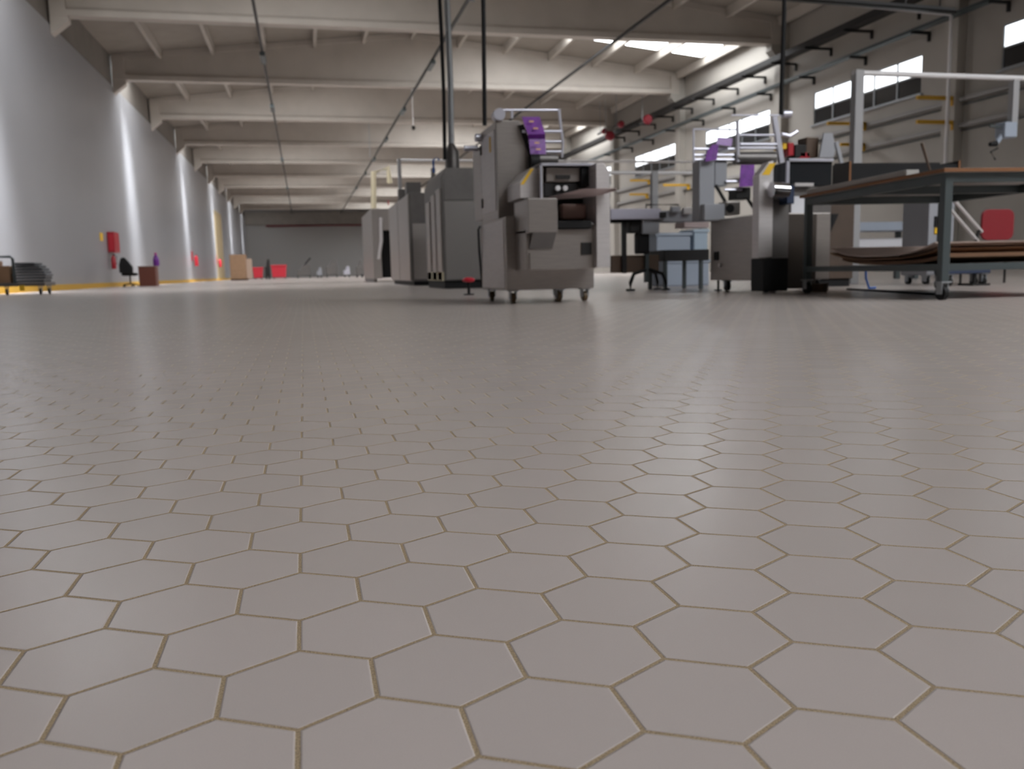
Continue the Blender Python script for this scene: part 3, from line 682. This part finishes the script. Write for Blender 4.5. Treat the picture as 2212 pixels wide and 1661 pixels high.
# left mast and film path
Yl = 9.62
MB().pbox(1511, 347, 1543, 476, Yl, 0.2).build('mast', greypl, M2, bevel=0.006)
MB().pbox(1545, 345, 1570, 402, Yl+0.02, 0.12).build('mast_box', greypl, M2, bevel=0.006)
MB().bar(at(1546, 400, Yl), at(1572, 445, Yl), 0.03).build('brace', darkmt, M2)
MB().pbox(1522, 440, 1566, 476, Yl-0.1, 0.25).build('feed_block', greypl, M2, bevel=0.01)
MB().pbox(1568, 434, 1600, 464, Yl-0.08, 0.22).build('feed_head', steel, M2, bevel=0.02)
MB().tube([at(1577, 450, Yl-0.1), at(1577, 450, Yl-0.04)], 0.05, 14).build('feed_wheel', black, M2)
for py, xa_, xb_ in ((322, 1498, 1585), (335, 1498, 1585), (345, 1500, 1585), (392, 1568, 1600), (410, 1565, 1602)):
    MB().tube([at(xa_, py, Yl), at(xb_, py, Yl)], 0.016, 10).build('film_roller', alu, M2)
MB().bar(at(1498, 280, Yl), at(1499, 350, Yl), 0.02).build('reel_post', alu, M2)
MB().bar(at(1497, 279, Yl), at(1590, 280, Yl), 0.02).build('reel_bar', alu, M2)
MB().tube([at(1588, 342, Yl+0.05), at(1672, 342, Yl+0.05)], 0.075, 22).build('film_reel', steel_d, M2)
MB().bar(at(1593, 262, Yl), at(1594, 350, Yl), 0.025, 0.04).build('reel_arm', alu, M2)
MB().bar(at(1672, 252, Yl), at(1688, 352, Yl), 0.06, 0.05).build('reel_arm', alu, M2)
for py, r in ((249, 0.010), (292, 0.014), (312, 0.022), (320, 0.014)):
    MB().tube([at(1580 if py < 260 else 1598, py, Yl), at(1684, py, Yl)], r, 12).build('film_roller', alu, M2)
MB().tube([at(1690, 246, Yl), at(1708, 246, Yl)], 0.045, 14).build('drive_knob', alu, M2)
MB().tube([at(1688, 290, Yl), at(1705, 294, Yl), at(1722, 284, Yl)], 0.025, 10).build('drive_knob', alu, M2)
f2 = MB()
f2.prism([at(1552, 296, Yl-0.04), at(1583, 299, Yl-0.04), at(1580, 316, Yl-0.06), at(1546, 312, Yl-0.06)], (0, 0.004, 0))
f2.prism([at(1540, 312, Yl-0.05), at(1553, 312, Yl-0.05), at(1548, 345, Yl-0.07), at(1523, 349, Yl-0.07), at(1528, 325, Yl-0.06)], (0, 0.004, 0))
f2.build('film_web', purple, M2, label='purple printed wrapping film', smooth=False)
MB().prism([at(1600, 356, Yl-0.03), at(1630, 356, Yl-0.03), at(1628, 402, Yl-0.06), at(1597, 404, Yl-0.06)], (0, 0.004, 0)).build('film_web', purple, M2, label='purple film hanging below the reel', smooth=False)
MB().pbox(1590, 404, 1622, 430, Yl+0.02, 0.2).build('forming_box', darkmt, M2, bevel=0.01)
MB().bar(at(1612, 425, Yl), at(1632, 455, Yl), 0.03).build('brace', darkmt, M2)
for x in (X2+0.10, X2+0.70):
    for y in (Y2a+0.12, Y2b-0.25): caster(M2, x, y, z2b+0.002, 0.06)
MB().lathe((X2+0.06, Y2b-0.10, 0), [(0.05, 0), (0.045, 0.012), (0.014, 0.02), (0.014, z2b+0.002)], 12).build('levelling_foot', darkmt, M2)
cable(at(1687, 248, 9.62), 0.026, 'thick black cable hanging from the roof to the second wrapping machine', black)

# ------------------------------------------------------------------ workbench
ang = math.atan2(4.95-4.74, 7.88-5.73)
C0 = Vector((4.74, 5.73, 0)); ey = Vector((math.sin(ang), math.cos(ang), 0)); ex = Vector((math.cos(ang), -math.sin(ang), 0))
def tb(u, v, z): return C0+ex*u+ey*v+Vector((0, 0, z))
def tbox(mb, u0, u1, v0, v1, z0, z1):
    return mb.prism([tb(u0, v0, z0), tb(u1, v0, z0), tb(u1, v1, z0), tb(u0, v1, z0)], (0, 0, z1-z0))
WB = thing('workbench', 'large grey-framed workbench on casters with orange wood edge at right', 'table', tb(0.7, 1.1, 0))
TZ, TU, TV = 0.955, 1.45, 2.2
tbox(MB(), -0.06, TU+0.06, -0.06, TV+0.06, TZ-0.004, TZ+0.026).build('tabletop', tabletop, WB, bevel=0.003)
eb = MB()
tbox(eb, -0.068, -0.06, -0.068, TV+0.068, TZ-0.004, TZ+0.024); tbox(eb, -0.06, TU+0.06, -0.068, -0.06, TZ-0.004, TZ+0.024)
eb.build('edge_band', woodedge, WB, label='orange-brown wood edge')
fr = MB()
tbox(fr, -0.03, 0.03, 0.0, TV, TZ-0.075, TZ-0.004); tbox(fr, TU-0.03, TU+0.03, 0, TV, TZ-0.075, TZ-0.004)
tbox(fr, -0.03, TU+0.03, -0.03, 0.03, TZ-0.075, TZ-0.004); tbox(fr, -0.03, TU+0.03, TV-0.03, TV+0.03, TZ-0.075, TZ-0.004)
tbox(fr, 0.0, TU, TV/2-0.03, TV/2+0.03, TZ-0.07, TZ-0.004)
fr.build('apron', greyfr, WB, bevel=0.003)
for u in (0, TU):
    for v in (0, TV):
        tbox(MB(), u-0.032, u+0.032, v-0.032, v+0.032, 0.14, TZ-0.004).build('leg', greyfr, WB, bevel=0.004)
        q_ = tb(u, v, 0); caster(WB, q_.x, q_.y, 0.142, 0.055)
SH = 0.27
sh = MB(); tbox(sh, -0.03, TU+0.03, 0, TV, SH-0.05, SH); sh.build('lower_shelf', greyfr, WB, bevel=0.003)
# on the lower shelf: curled cardboard sheets
def sheet(u0, u1, v0, v1, z0, thick, curl, m, label, rot=0.0):
    mb = MB(); n = 14; low = []; upv = []
    for i in range(n+1):
        t2 = i/n; v = v0+(v1-v0)*t2; z = z0+curl*(abs(2*t2-1)**3)
        low.append((v, z))
    pts = []
    for j, u in enumerate((u0, u1)):
        for v, z in low: pts.append(tb(u+rot*(v-v0), v, z))
        for v, z in low: pts.append(tb(u+rot*(v-v0), v, z+thick))
    k = n+1; fs = []
    for i in range(n):
        fs += [(i, i+1, 2*k+i+1, 2*k+i), (k+i+1, k+i, 3*k+i, 3*k+i+1), (i+1, i, k+i, k+i+1), (2*k+i, 2*k+i+1, 3*k+i+1, 3*k+i)]
    fs += [(0, 2*k, 3*k, k), (n, k+n, 3*k+n, 2*k+n)]
    mb.add(pts, fs)
    return tag(mb.build('cardboard_sheet', m), label, 'cardboard', 'cardboard sheets on the bench shelf')
sheet(0.15, 1.30, 0.2, 1.85, SH+0.004, 0.03, 0.05, cardd, 'dark brown cardboard sheet lowest on the bench shelf', 0.02)
sheet(0.20, 1.25, 0.35, 2.0, SH+0.048, 0.012, 0.07, card, 'brown curled cardboard sheet in the middle of the shelf pile', -0.04)
sheet(0.12, 1.20, 0.30, 2.05, SH+0.075, 0.012, 0.09, mat('pale_cardboard', (0.62, 0.50, 0.44), 0.7), 'pale cardboard sheet on top of the shelf pile', 0.03)
# on the table top
CR = thing('storage_tray', 'long black open tray with brown wooden ends on the workbench', 'tray', tb(0.6, 1.2, TZ+0.026))
zt0 = TZ+0.026
def at_uv(px, py, v):
    # point on the vertical plane across the bench at distance v
    n_ = ey; P_ = tb(0, v, 0); d_ = ray(px, py); return CAM+d_*((P_-CAM).dot(n_)/d_.dot(n_))
vv = 1.55
L_, R_ = at_uv(1836, 380, vv), at_uv(2070, 360, vv)
uL, uR = (L_-C0).dot(ex), (R_-C0).dot(ex)
hz = 0.215
tbox(MB(), uL, uR, vv, vv+0.02, zt0, zt0+hz).build('front_board', black, CR)
tbox(MB(), uL, uR, vv+0.28, vv+0.30, zt0, zt0+hz*1.22).build('back_board', darkmt, CR)
tbox(MB(), uL, uR, vv+0.02, vv+0.28, zt0, zt0+0.012).build('bottom_board', darkmt, CR)
for uu in (uL-0.014, uR): tbox(MB(), uu, uu+0.014, vv-0.005, vv+0.305, zt0, zt0+hz*1.14).build('end_board', darkmt, CR)
for uu in (uL-0.014, uR-0.004): tbox(MB(), uu, uu+0.018, vv-0.012, vv-0.004, zt0, zt0+hz*1.14).build('end_trim', woodedge, CR, label='brown wooden end')
o = MB(); tbox(o, 0.22, 0.5, vv-0.03, vv-0.013, zt0+0.002, zt0+0.05); tag(o.build('label_strip', steel_l), 'thin grey strip leaning on the front of the black tray', 'strip')
tbox_o = MB(); tbox(tbox_o, -0.05, 0.06, 0.45, 2.15, zt0+0.001, zt0+0.045)
tag(tbox_o.build('foam_board', mat('grey_foam', (0.42, 0.40, 0.38), 0.8), bevel=0.004), 'flat grey board lying along the left edge of the workbench', 'board')
# blue cloth: a crumpled low heap
cm = MB(); p_ = at_uv(2005, 360, 0.75); uc = (p_-C0).dot(ex); nU, nV = 16, 12; g = []
for i in range(nU+1):
    for j in range(nV+1):
        a_, b_ = i/nU*2-1, j/nV*2-1; e_ = max(0, 1-a_*a_)*max(0, 1-b_*b_)
        g.append(tb(uc+a_*0.11, 0.75+b_*0.12, zt0+0.047+0.038*e_**0.6*(0.75+0.35*math.sin(5*a_+3*b_)*math.cos(4*b_-2*a_))))
fs = [(i*(nV+1)+j, (i+1)*(nV+1)+j, (i+1)*(nV+1)+j+1, i*(nV+1)+j+1) for i in range(nU) for j in range(nV)]
cm.add(g, fs); o = cm.build('cleaning_cloth', blue); md = o.modifiers.new('solid', 'SOLIDIFY'); md.thickness = 0.004; md.offset = 1
o.location.z = -0.045
tag(o, 'crumpled blue cloth on the workbench top', 'cloth')
a, c = at_uv(2016, 362, 1.0), at_uv(1991, 309, 1.0); a.z = zt0+0.002
st = thing('stick_in_block', 'slim dark stick leaning up from the workbench beside the blue cloth', 'stick', a)
MB().tube([a+Vector((0, 0, 0.01)), c], [0.010, 0.013], 10).build('stick', wood_d, st); 
_b = MB().box(a.x-0.03, a.x+0.03, a.y-0.03, a.y+0.03, zt0, zt0+0.03); _b.build('block', greypl, st, bevel=0.004)

# behind the bench
o = thing('dark_cabinet', 'dark brown cabinet standing behind the left end of the workbench', 'cabinet', (6.1, 9.9, 0))
a, c = at(1768, 432, 9.95), at(1842, 600, 9.95)
MB().box(a.x, c.x, 9.95, 10.45, 0.10, a.z).build('body', mat('dark_brown_panel', (0.075, 0.05, 0.035), 0.55, 0, 0.1, 4), o, bevel=0.008)
MB().prism([at(1772, 462, 9.94), at(1812, 462, 9.94), at(1795, 500, 9.94), at(1782, 490, 9.94)], (0, 0.012, 0)).build('hopper', black, o)
MB().box(a.x+0.03, c.x-0.03, 9.98, 10.42, 0, 0.102).build('plinth', black, o)
o = thing('roller_bench', 'blue-grey low roller bench seen beneath the workbench top', 'bench', (8, 13, 0))
a, c = at(1830, 480, 13), at(1994, 497, 13)
MB().box(a.x, c.x, 13, 13.6, c.z, a.z).build('seat_frame', bluegr, o, bevel=0.01)
for x in (a.x+0.08, c.x-0.08):
    for y in (13.06, 13.54): MB().box(x-0.04, x+0.04, y-0.04, y+0.04, 0, c.z+0.001).build('leg', greyfr, o, bevel=0.004)
MB().box(a.x+0.1, c.x-0.1, 13.2, 13.5, c.z-0.27, c.z-0.12).build('shelf_box', paper, o, bevel=0.01)
o = thing('control_box', 'pale grey equipment box with black window and yellow tag behind the near bench leg', 'box', (7.0, 9.6, 0))
a, c = at(2008, 430, 9.6), at(2056, 600, 9.6)
MB().box(a.x, c.x, 9.6, 10.1, 0.12, a.z).build('body', greypl, o, bevel=0.01)
MB().pbox(2020, 467, 2031, 490, 9.585, 0.016).build('window_panel', black, o); MB().pbox(2020, 492, 2031, 505, 9.585, 0.016).build('tag_plate', sticker, o)
for x in (a.x+0.06, c.x-0.06):
    for y in (9.68, 10.02): caster(o, x, y, 0.122, 0.045)
# red chair
o = thing('plastic_chair', 'red chair with rounded back and pale rails behind the workbench at far right', 'chair', at(2160, 600, 9.0))
Yc2 = 9.0
def rounded(px0, py0, px1, py1, Y, n=6, rad=0.09):
    a, c = at(px0, py0, Y), at(px1, py1, Y); pts = []
    for cx_, cz_, t0 in ((c.x-rad, a.z-rad, 0), (a.x+rad, a.z-rad, PI/2), (a.x+rad, c.z+rad, PI), (c.x-rad, c.z+rad, 1.5*PI)):
        for i in range(n+1): t2 = t0+PI/2*i/n; pts.append((cx_+rad*math.cos(t2), Y, cz_+rad*math.sin(t2)))
    return pts
MB().prism(rounded(2123, 452, 2189, 518, Yc2), (0, 0.035, 0)).build('backrest', chair_red, o, bevel=0.008)
a, c = at(2128, 520, Yc2), at(2240, 545, Yc2)
MB().box(a.x, c.x, Yc2-0.02, Yc2+0.5, c.z, a.z-0.04).build('seat', chair_red, o, bevel=0.03)
for x in (a.x+0.05, c.x-0.05):
    for y in (Yc2+0.04, Yc2+0.44): MB().tube([(x, y, c.z+0.01), (x, y, 0.0)], 0.014, 8).build('leg', darkmt, o)
t = thing('slide_stand', 'pair of pale sloping rails on a dark post beside the red chair', 'stand', (at(2115, 510, 8.75).x, 8.75, 0))
for q0, q1 in (((2056, 427), (2121, 501)), ((2050, 449), (2112, 521))):
    MB().tube([at(*q0, 8.75), at(*q1, 8.75)], 0.02, 10).build('rail', steel_l, t)
q1 = at(2108, 517, 8.75); q0 = at(2116, 496, 8.75)
MB().bar(q1, q0, 0.03).build('cross_piece', darkmt, t); MB().tube([q1, (q1.x, q1.y, 0.02)], 0.02, 8).build('post', darkmt, t)
MB().box(q1.x-0.12, q1.x+0.12, q1.y-0.12, q1.y+0.12, 0, 0.022).build('foot_plate', darkmt, t)
o = thing('floor_crate', 'dark navy crate on small wheels under the right end of the workbench', 'crate', at(2090, 600, 8.7))
a, c = at(2050, 584, 8.7), at(2140, 600, 8.7)
MB().box(a.x, c.x, 8.7, 8.95, 0.14, a.z).build('body', navy, o, bevel=0.01)
for x in (a.x+0.05, c.x-0.06):
    for y in (8.76, 8.9): caster(o, x, y, 0.142, 0.05)
a = at(1870, 585, 8.6); b_ = atz(1875, 617, 0.01)
tag(MB().tube([(a.x, 8.6, SH-0.05), (a.x+0.02, 8.62, 0.12), (a.x+0.05, 8.6, 0.012), (a.x+0.2, 8.7, 0.012)], 0.012, 8).build('blue_strap', blue), 'blue strap hanging down under the workbench', 'strap')
# cable coil on the floor
p = atz(1806, 634, 0); co = MB(); pts = []
for i in range(90): t2 = i/90*2*PI*4; pts.append((p.x+0.085*math.cos(t2), p.y+0.3+0.085*math.sin(t2), 0.012+0.022*(i/24)))
tag(co.tube(pts, 0.011, 8).build('cable_coil', wood_d), 'dark coil of hose on the floor beside the left bench leg', 'coil')
pts = [atz(1830, 624, 0.010)+Vector((0, 0.1*math.sin(i*1.2), 0)) if i == 0 else atz(1830+i*35, 624+i*2.0, 0.010) for i in range(7)]
tag(MB().tube(pts, 0.010, 8).build('floor_cable', black), 'black cable lying on the floor under the workbench', 'cable')

# ------------------------------------------------------------------ left wall things
p = atx(244, 535, XL+0.1)
t = thing('fire_cabinet', 'tall red fire cabinet on the left wall above the office chair', 'fire equipment', (XL, p.y, 0.9))
z1_, z0_ = atx(240, 503, XL).z, atx(240, 546, XL).z
MB().box(XL+0.002, XL+0.28, p.y-0.5, p.y+0.5, z0_, z1_).build('case', red, t, bevel=0.02)
MB().box(XL+0.05, XL+0.24, p.y-0.505, p.y-0.498, z0_+0.1, z1_-0.1).build('door', redpl, t)
t = thing('fire_extinguisher', 'dark red extinguisher hanging just below the tall fire cabinet', 'fire extinguisher', (XL+0.14, p.y-0.3, 0.85), 'fire extinguishers on the left wall')
def extinguisher(t, x, y, z0, h=0.62, r=0.095):
    MB().lathe((x, y, z0), [(0.02, 0), (r, 0.01), (r, h*0.72), (r*0.6, h*0.83), (0.03, h*0.87), (0.03, h*0.92)], 16).build('cylinder', red, t)
    MB().box(x-0.02, x+0.06, y-0.02, y+0.02, z0+h*0.9, z0+h).build('valve', black, t)
    MB().tube([(x+0.03, y, z0+h*0.95), (x+0.13, y, z0+h*0.8), (x+0.12, y, z0+h*0.3)], 0.014, 8).build('hose', black, t)
    MB().box(XL+0.001, x-r*0.5, y-0.04, y+0.04, z0+h*0.5, z0+h*0.6).build('bracket', galv, t)
extinguisher(t, XL+0.14, p.y-0.3, z0_-0.68)
for (px, py0, py1, lab) in ((421, 543, 575, 'red fire extinguisher on the left wall beyond the second bright streak'), (473, 553, 577, 'farthest red fire extinguisher on the left wall, by the tan door')):
    q0 = atx(px, py1, XL+0.15); q1 = atx(px, py0, XL+0.15)
    t = thing('fire_extinguisher', lab, 'fire extinguisher', (XL+0.15, q0.y, q0.z), 'fire extinguishers on the left wall')
    h = q1.z-q0.z
    MB().box(XL+0.002, XL+0.03, q0.y-0.4, q0.y+0.4, q0.z+h*0.35, q1.z).build('back_board', red, t)
    extinguisher(t, XL+0.27, q0.y, q0.z, h*0.8, 0.14)
q0, q1 = atx(219, 503, XL+0.02), atx(231, 522, XL+0.02)
t = thing('wall_sign', 'narrow yellow sign on the left wall beside the fire cabinet', 'sign', (XL, q0.y, q1.z))
MB().box(XL+0.001, XL+0.02, q0.y-0.25, q0.y+0.25, q1.z, q0.z).build('plate', sticker, t)
# office chair
cx, cy = -6.95, 38.7
t = thing('office_chair', 'black office chair beside the red-brown desk', 'chair', (cx, cy, 0))
MB().prism([(cx-0.34, cy-0.36, 0.56), (cx+0.16, cy-0.34, 0.52), (cx+0.17, cy-0.34, 0.80), (cx+0.02, cy-0.36, 1.02), (cx-0.12, cy-0.38, 1.20), (cx-0.26, cy-0.38, 1.16), (cx-0.34, cy-0.38, 0.88)], (0.03, 0.10, 0)).build('backrest', black, t, bevel=0.04)
MB().box(cx-0.28, cx+0.28, cy-0.27, cy+0.27, 0.44, 0.56).build('seat', black, t, bevel=0.05)
MB().bar((cx-0.24, cy, 0.48), (cx-0.30, cy, 0.70), 0.06).build('back_stem', black, t)
MB().tube([(cx, cy, 0.10), (cx, cy, 0.45)], 0.03, 12).build('gas_column', darkmt, t)
for s_ in (-1, 1): MB().tube([(cx-0.15, cy+s_*0.29, 0.50), (cx-0.12, cy+s_*0.31, 0.72), (cx+0.16, cy+s_*0.31, 0.72)], 0.022, 8).build('armrest', black, t)
for k in range(5):
    a_ = 2*PI*k/5+0.3; e_ = (cx+0.30*math.cos(a_), cy+0.30*math.sin(a_))
    L5 = MB().tube([(cx, cy, 0.12), (e_[0], e_[1], 0.075)], 0.022, 8).build('base_leg', darkmt, t)
    MB().tube([(e_[0]-0.02, e_[1], 0.03), (e_[0]+0.02, e_[1], 0.03)], 0.031, 12).build('wheel', black, L5)
# desk
a, c = at(298, 575, 39.0), at(336, 615, 39.0)
t = thing('small_desk', 'red-brown desk with a side panel at the left wall', 'desk', ((a.x+c.x)/2, 39.3, 0))
MB().box(a.x, c.x+0.0, 39.0, 39.03, 0.0, a.z-0.03).build('front_panel', desk_m, t)
MB().box(c.x, c.x+0.03, 39.0, 39.75, 0.0, a.z-0.03).build('side_panel', desk_m, t)
MB().box(a.x, a.x+0.03, 39.03, 39.75, 0.0, a.z-0.03).build('side_panel', desk_m, t)
MB().box(a.x-0.03, c.x+0.05, 38.97, 39.8, a.z-0.031, a.z).build('desk_top', mat('desk_top', (0.28, 0.20, 0.17), 0.45), t, bevel=0.004)
dz = a.z
q = at(338, 560, 39.4)
t = thing('purple_bag', 'small purple bag standing on the desk', 'bag', (q.x-0.02, 39.4, dz))
MB().lathe((q.x-0.02, 39.4, dz), [(0.10, 0), (0.13, 0.05), (0.12, 0.28), (0.07, 0.42), (0.02, 0.46)], 14).build('body', purple, t)
MB().ball((q.x-0.02, 39.4, dz+0.50), 0.06).build('knot', mat('magenta', (0.45, 0.05, 0.25), 0.5), t)
# trolley with boxes at the left edge
Yt = 22.0
q = at(36, 555, Yt); tx = q.x
t = thing('platform_trolley', 'low platform trolley with a grey tube hoop at the left edge', 'trolley', (tx-0.8, Yt, 0))
MB().box(XL+0.2, tx+0.62, Yt-0.35, Yt+0.55, 0.20, 0.28).build('deck', steel_d, t, bevel=0.01)
MB().tube([(XL+0.3, Yt-0.3, 0.28), (XL+0.3, Yt-0.3, q.z-0.05), (XL+0.35, Yt-0.3, q.z), (tx-0.05, Yt-0.3, q.z), (tx, Yt-0.3, q.z-0.05), (tx, Yt-0.3, 0.28)], 0.03, 10).build('hoop', greyfr, t)
for x in (XL+0.3, tx-0.4, tx+0.5):
    for y in (Yt-0.25, Yt+0.45): caster(t, x, y, 0.202, 0.07)
for x in (XL+0.35, tx-0.55, tx+0.1): MB().box(x, x+0.10, Yt-0.36, Yt-0.34, 0.10, 0.22).build('corner_stripe', sticker, t)
def carton(x0, x1, y0, y1, z0, z1, m, lab, grp, sz=0.01):
    t = thing('cardboard_box', lab, 'box', ((x0+x1)/2, (y0+y1)/2, z0), grp)
    MB().box(x0, x1, y0, y1, z0, z1).build('carton', m, t, bevel=sz)
    MB().box(x0-0.003, x1+0.003, (y0+y1)/2-0.03, (y0+y1)/2+0.03, z1-0.06, z1+0.004).build('tape', mat('parcel_tape', (0.45, 0.33, 0.2), 0.35), t)
    return t
carton(XL+0.4, tx-0.42, Yt-0.1, Yt+0.4, 0.281, 0.78, cardd, 'larger brown carton on the platform trolley behind the tube hoop', 'cartons on the trolley')
carton(tx-0.38, tx-0.10, Yt-0.25, Yt+0.15, 0.281, 0.66, card, 'small brown carton on the trolley beside the grey bundle', 'cartons on the trolley')
bd = MB()
for i in range(7):
    z_ = 0.285+0.065*i; e_ = [0.0, 0.03, 0.05, 0.02, -0.02, -0.08, -0.16][i]
    bd.box(tx-0.06-0.02*math.sin(i), tx+0.58+e_, Yt-0.2+0.03*math.sin(2*i), Yt+0.4, z_, z_+0.055)
tag(bd.build('folded_sheeting', mat('dark_grey_sheet', (0.085, 0.09, 0.10), 0.6), bevel=0.025), 'dark grey stack of folded sheeting on the trolley deck', 'sheeting')
# pallet of cartons down the hall
a, c = at(495, 550, 75.0), at(533, 603, 75.0)
t = thing('carton_stack', 'tall brown stack of cartons far down the hall by the left wall', 'stack of boxes', ((a.x+c.x)/2, 75.7, 0))
MB().box(a.x, c.x, 75.0, 76.6, 0.12, a.z).build('wrapped_load', card, t, bevel=0.03)
MB().box(a.x, c.x+0.05, 74.95, 76.6, 0.0, 0.12).build('pallet', wood_d, t)
MB().box(c.x, c.x+0.42, 75.2, 76.4, 0.12, a.z-0.35).build('side_load', mat('pale_carton', (0.50, 0.37, 0.29), 0.8), t, bevel=0.03, label='paler right side of the stack')  # paler block forms the right side of the stack
for (p0, p1, y0_, y1_, Y, lab) in ((545, 569, 578, 602, 88, 'red bin on the left of the two far down the hall'), (585, 620, 573, 602, 88, 'wider red bin on the right of the two far down the hall')):
    a, c = at(p0, y0_, Y), at(p1, y1_, Y)
    t = thing('red_bin', lab, 'bin', ((a.x+c.x)/2, Y, 0), 'red bins far down the hall')
    MB().prism([(a.x+0.1, Y, 0.15), (c.x-0.1, Y, 0.15), (c.x, Y, a.z), (a.x, Y, a.z)], (0, 1.0, 0)).build('tub', redpl, t, bevel=0.04)
    MB().box(a.x-0.03, c.x+0.03, Y-0.05, Y+1.05, a.z-0.1, a.z+0.02).build('rim', redpl, t, bevel=0.02)
    for x in (a.x+0.2, c.x-0.2): MB().tube([(x, Y+0.2, 0.09), (x+0.08, Y+0.2, 0.09)], 0.09, 12).build('wheel', black, t)
# distant equipment
def far_machine(px0, px1, py0, Y, m, lab, arm=None):
    a, c = at(px0, py0, Y), at(px1, 600, Y); wd_ = c.x-a.x; h = a.z
    t = thing('distant_machine', lab, 'machine', ((a.x+c.x)/2, Y, 0), 'machines at the far end')
    MB().box(a.x, c.x, Y, Y+1.2, 0.25, h*0.62).build('body', m, t, bevel=0.03)
    MB().prism([(a.x+wd_*0.25, Y+0.1, h*0.6), (c.x, Y+0.1, h*0.6), (c.x-wd_*0.1, Y+0.1, h), (a.x+wd_*0.55, Y+0.1, h)], (0, 0.9, 0)).build('head', m, t, bevel=0.03)
    for x in (a.x+0.1, c.x-0.1): MB().box(x-0.06, x+0.06, Y+0.1, Y+1.1, 0, 0.252).build('foot', darkmt, t)
    if arm: MB().tube([(a.x+wd_*0.5, Y+0.3, h*0.9), (a.x+wd_*0.5+arm, Y+0.3, h*1.5)], 0.09, 8).build('arm', darkmt, t)
    return t
far_machine(571, 584, 560, 92, darkmt, 'dark narrow machine between the two red bins')
far_machine(640, 672, 572, 100, steel_d, 'low grey machine with a raised arm left at the far end', 0.8)
far_machine(684, 696, 578, 100, greypl, 'small grey machine in the middle at the far end')
far_machine(703, 730, 562, 100, steel_d, 'taller dark grey machine at the far end before the pale wall')
far_machine(742, 757, 575, 96, alu, 'pale small machine at the far end beside the steel line')
far_machine(768, 786, 562, 80, steel_d, 'dark machine standing left of the farthest steel cabinet')
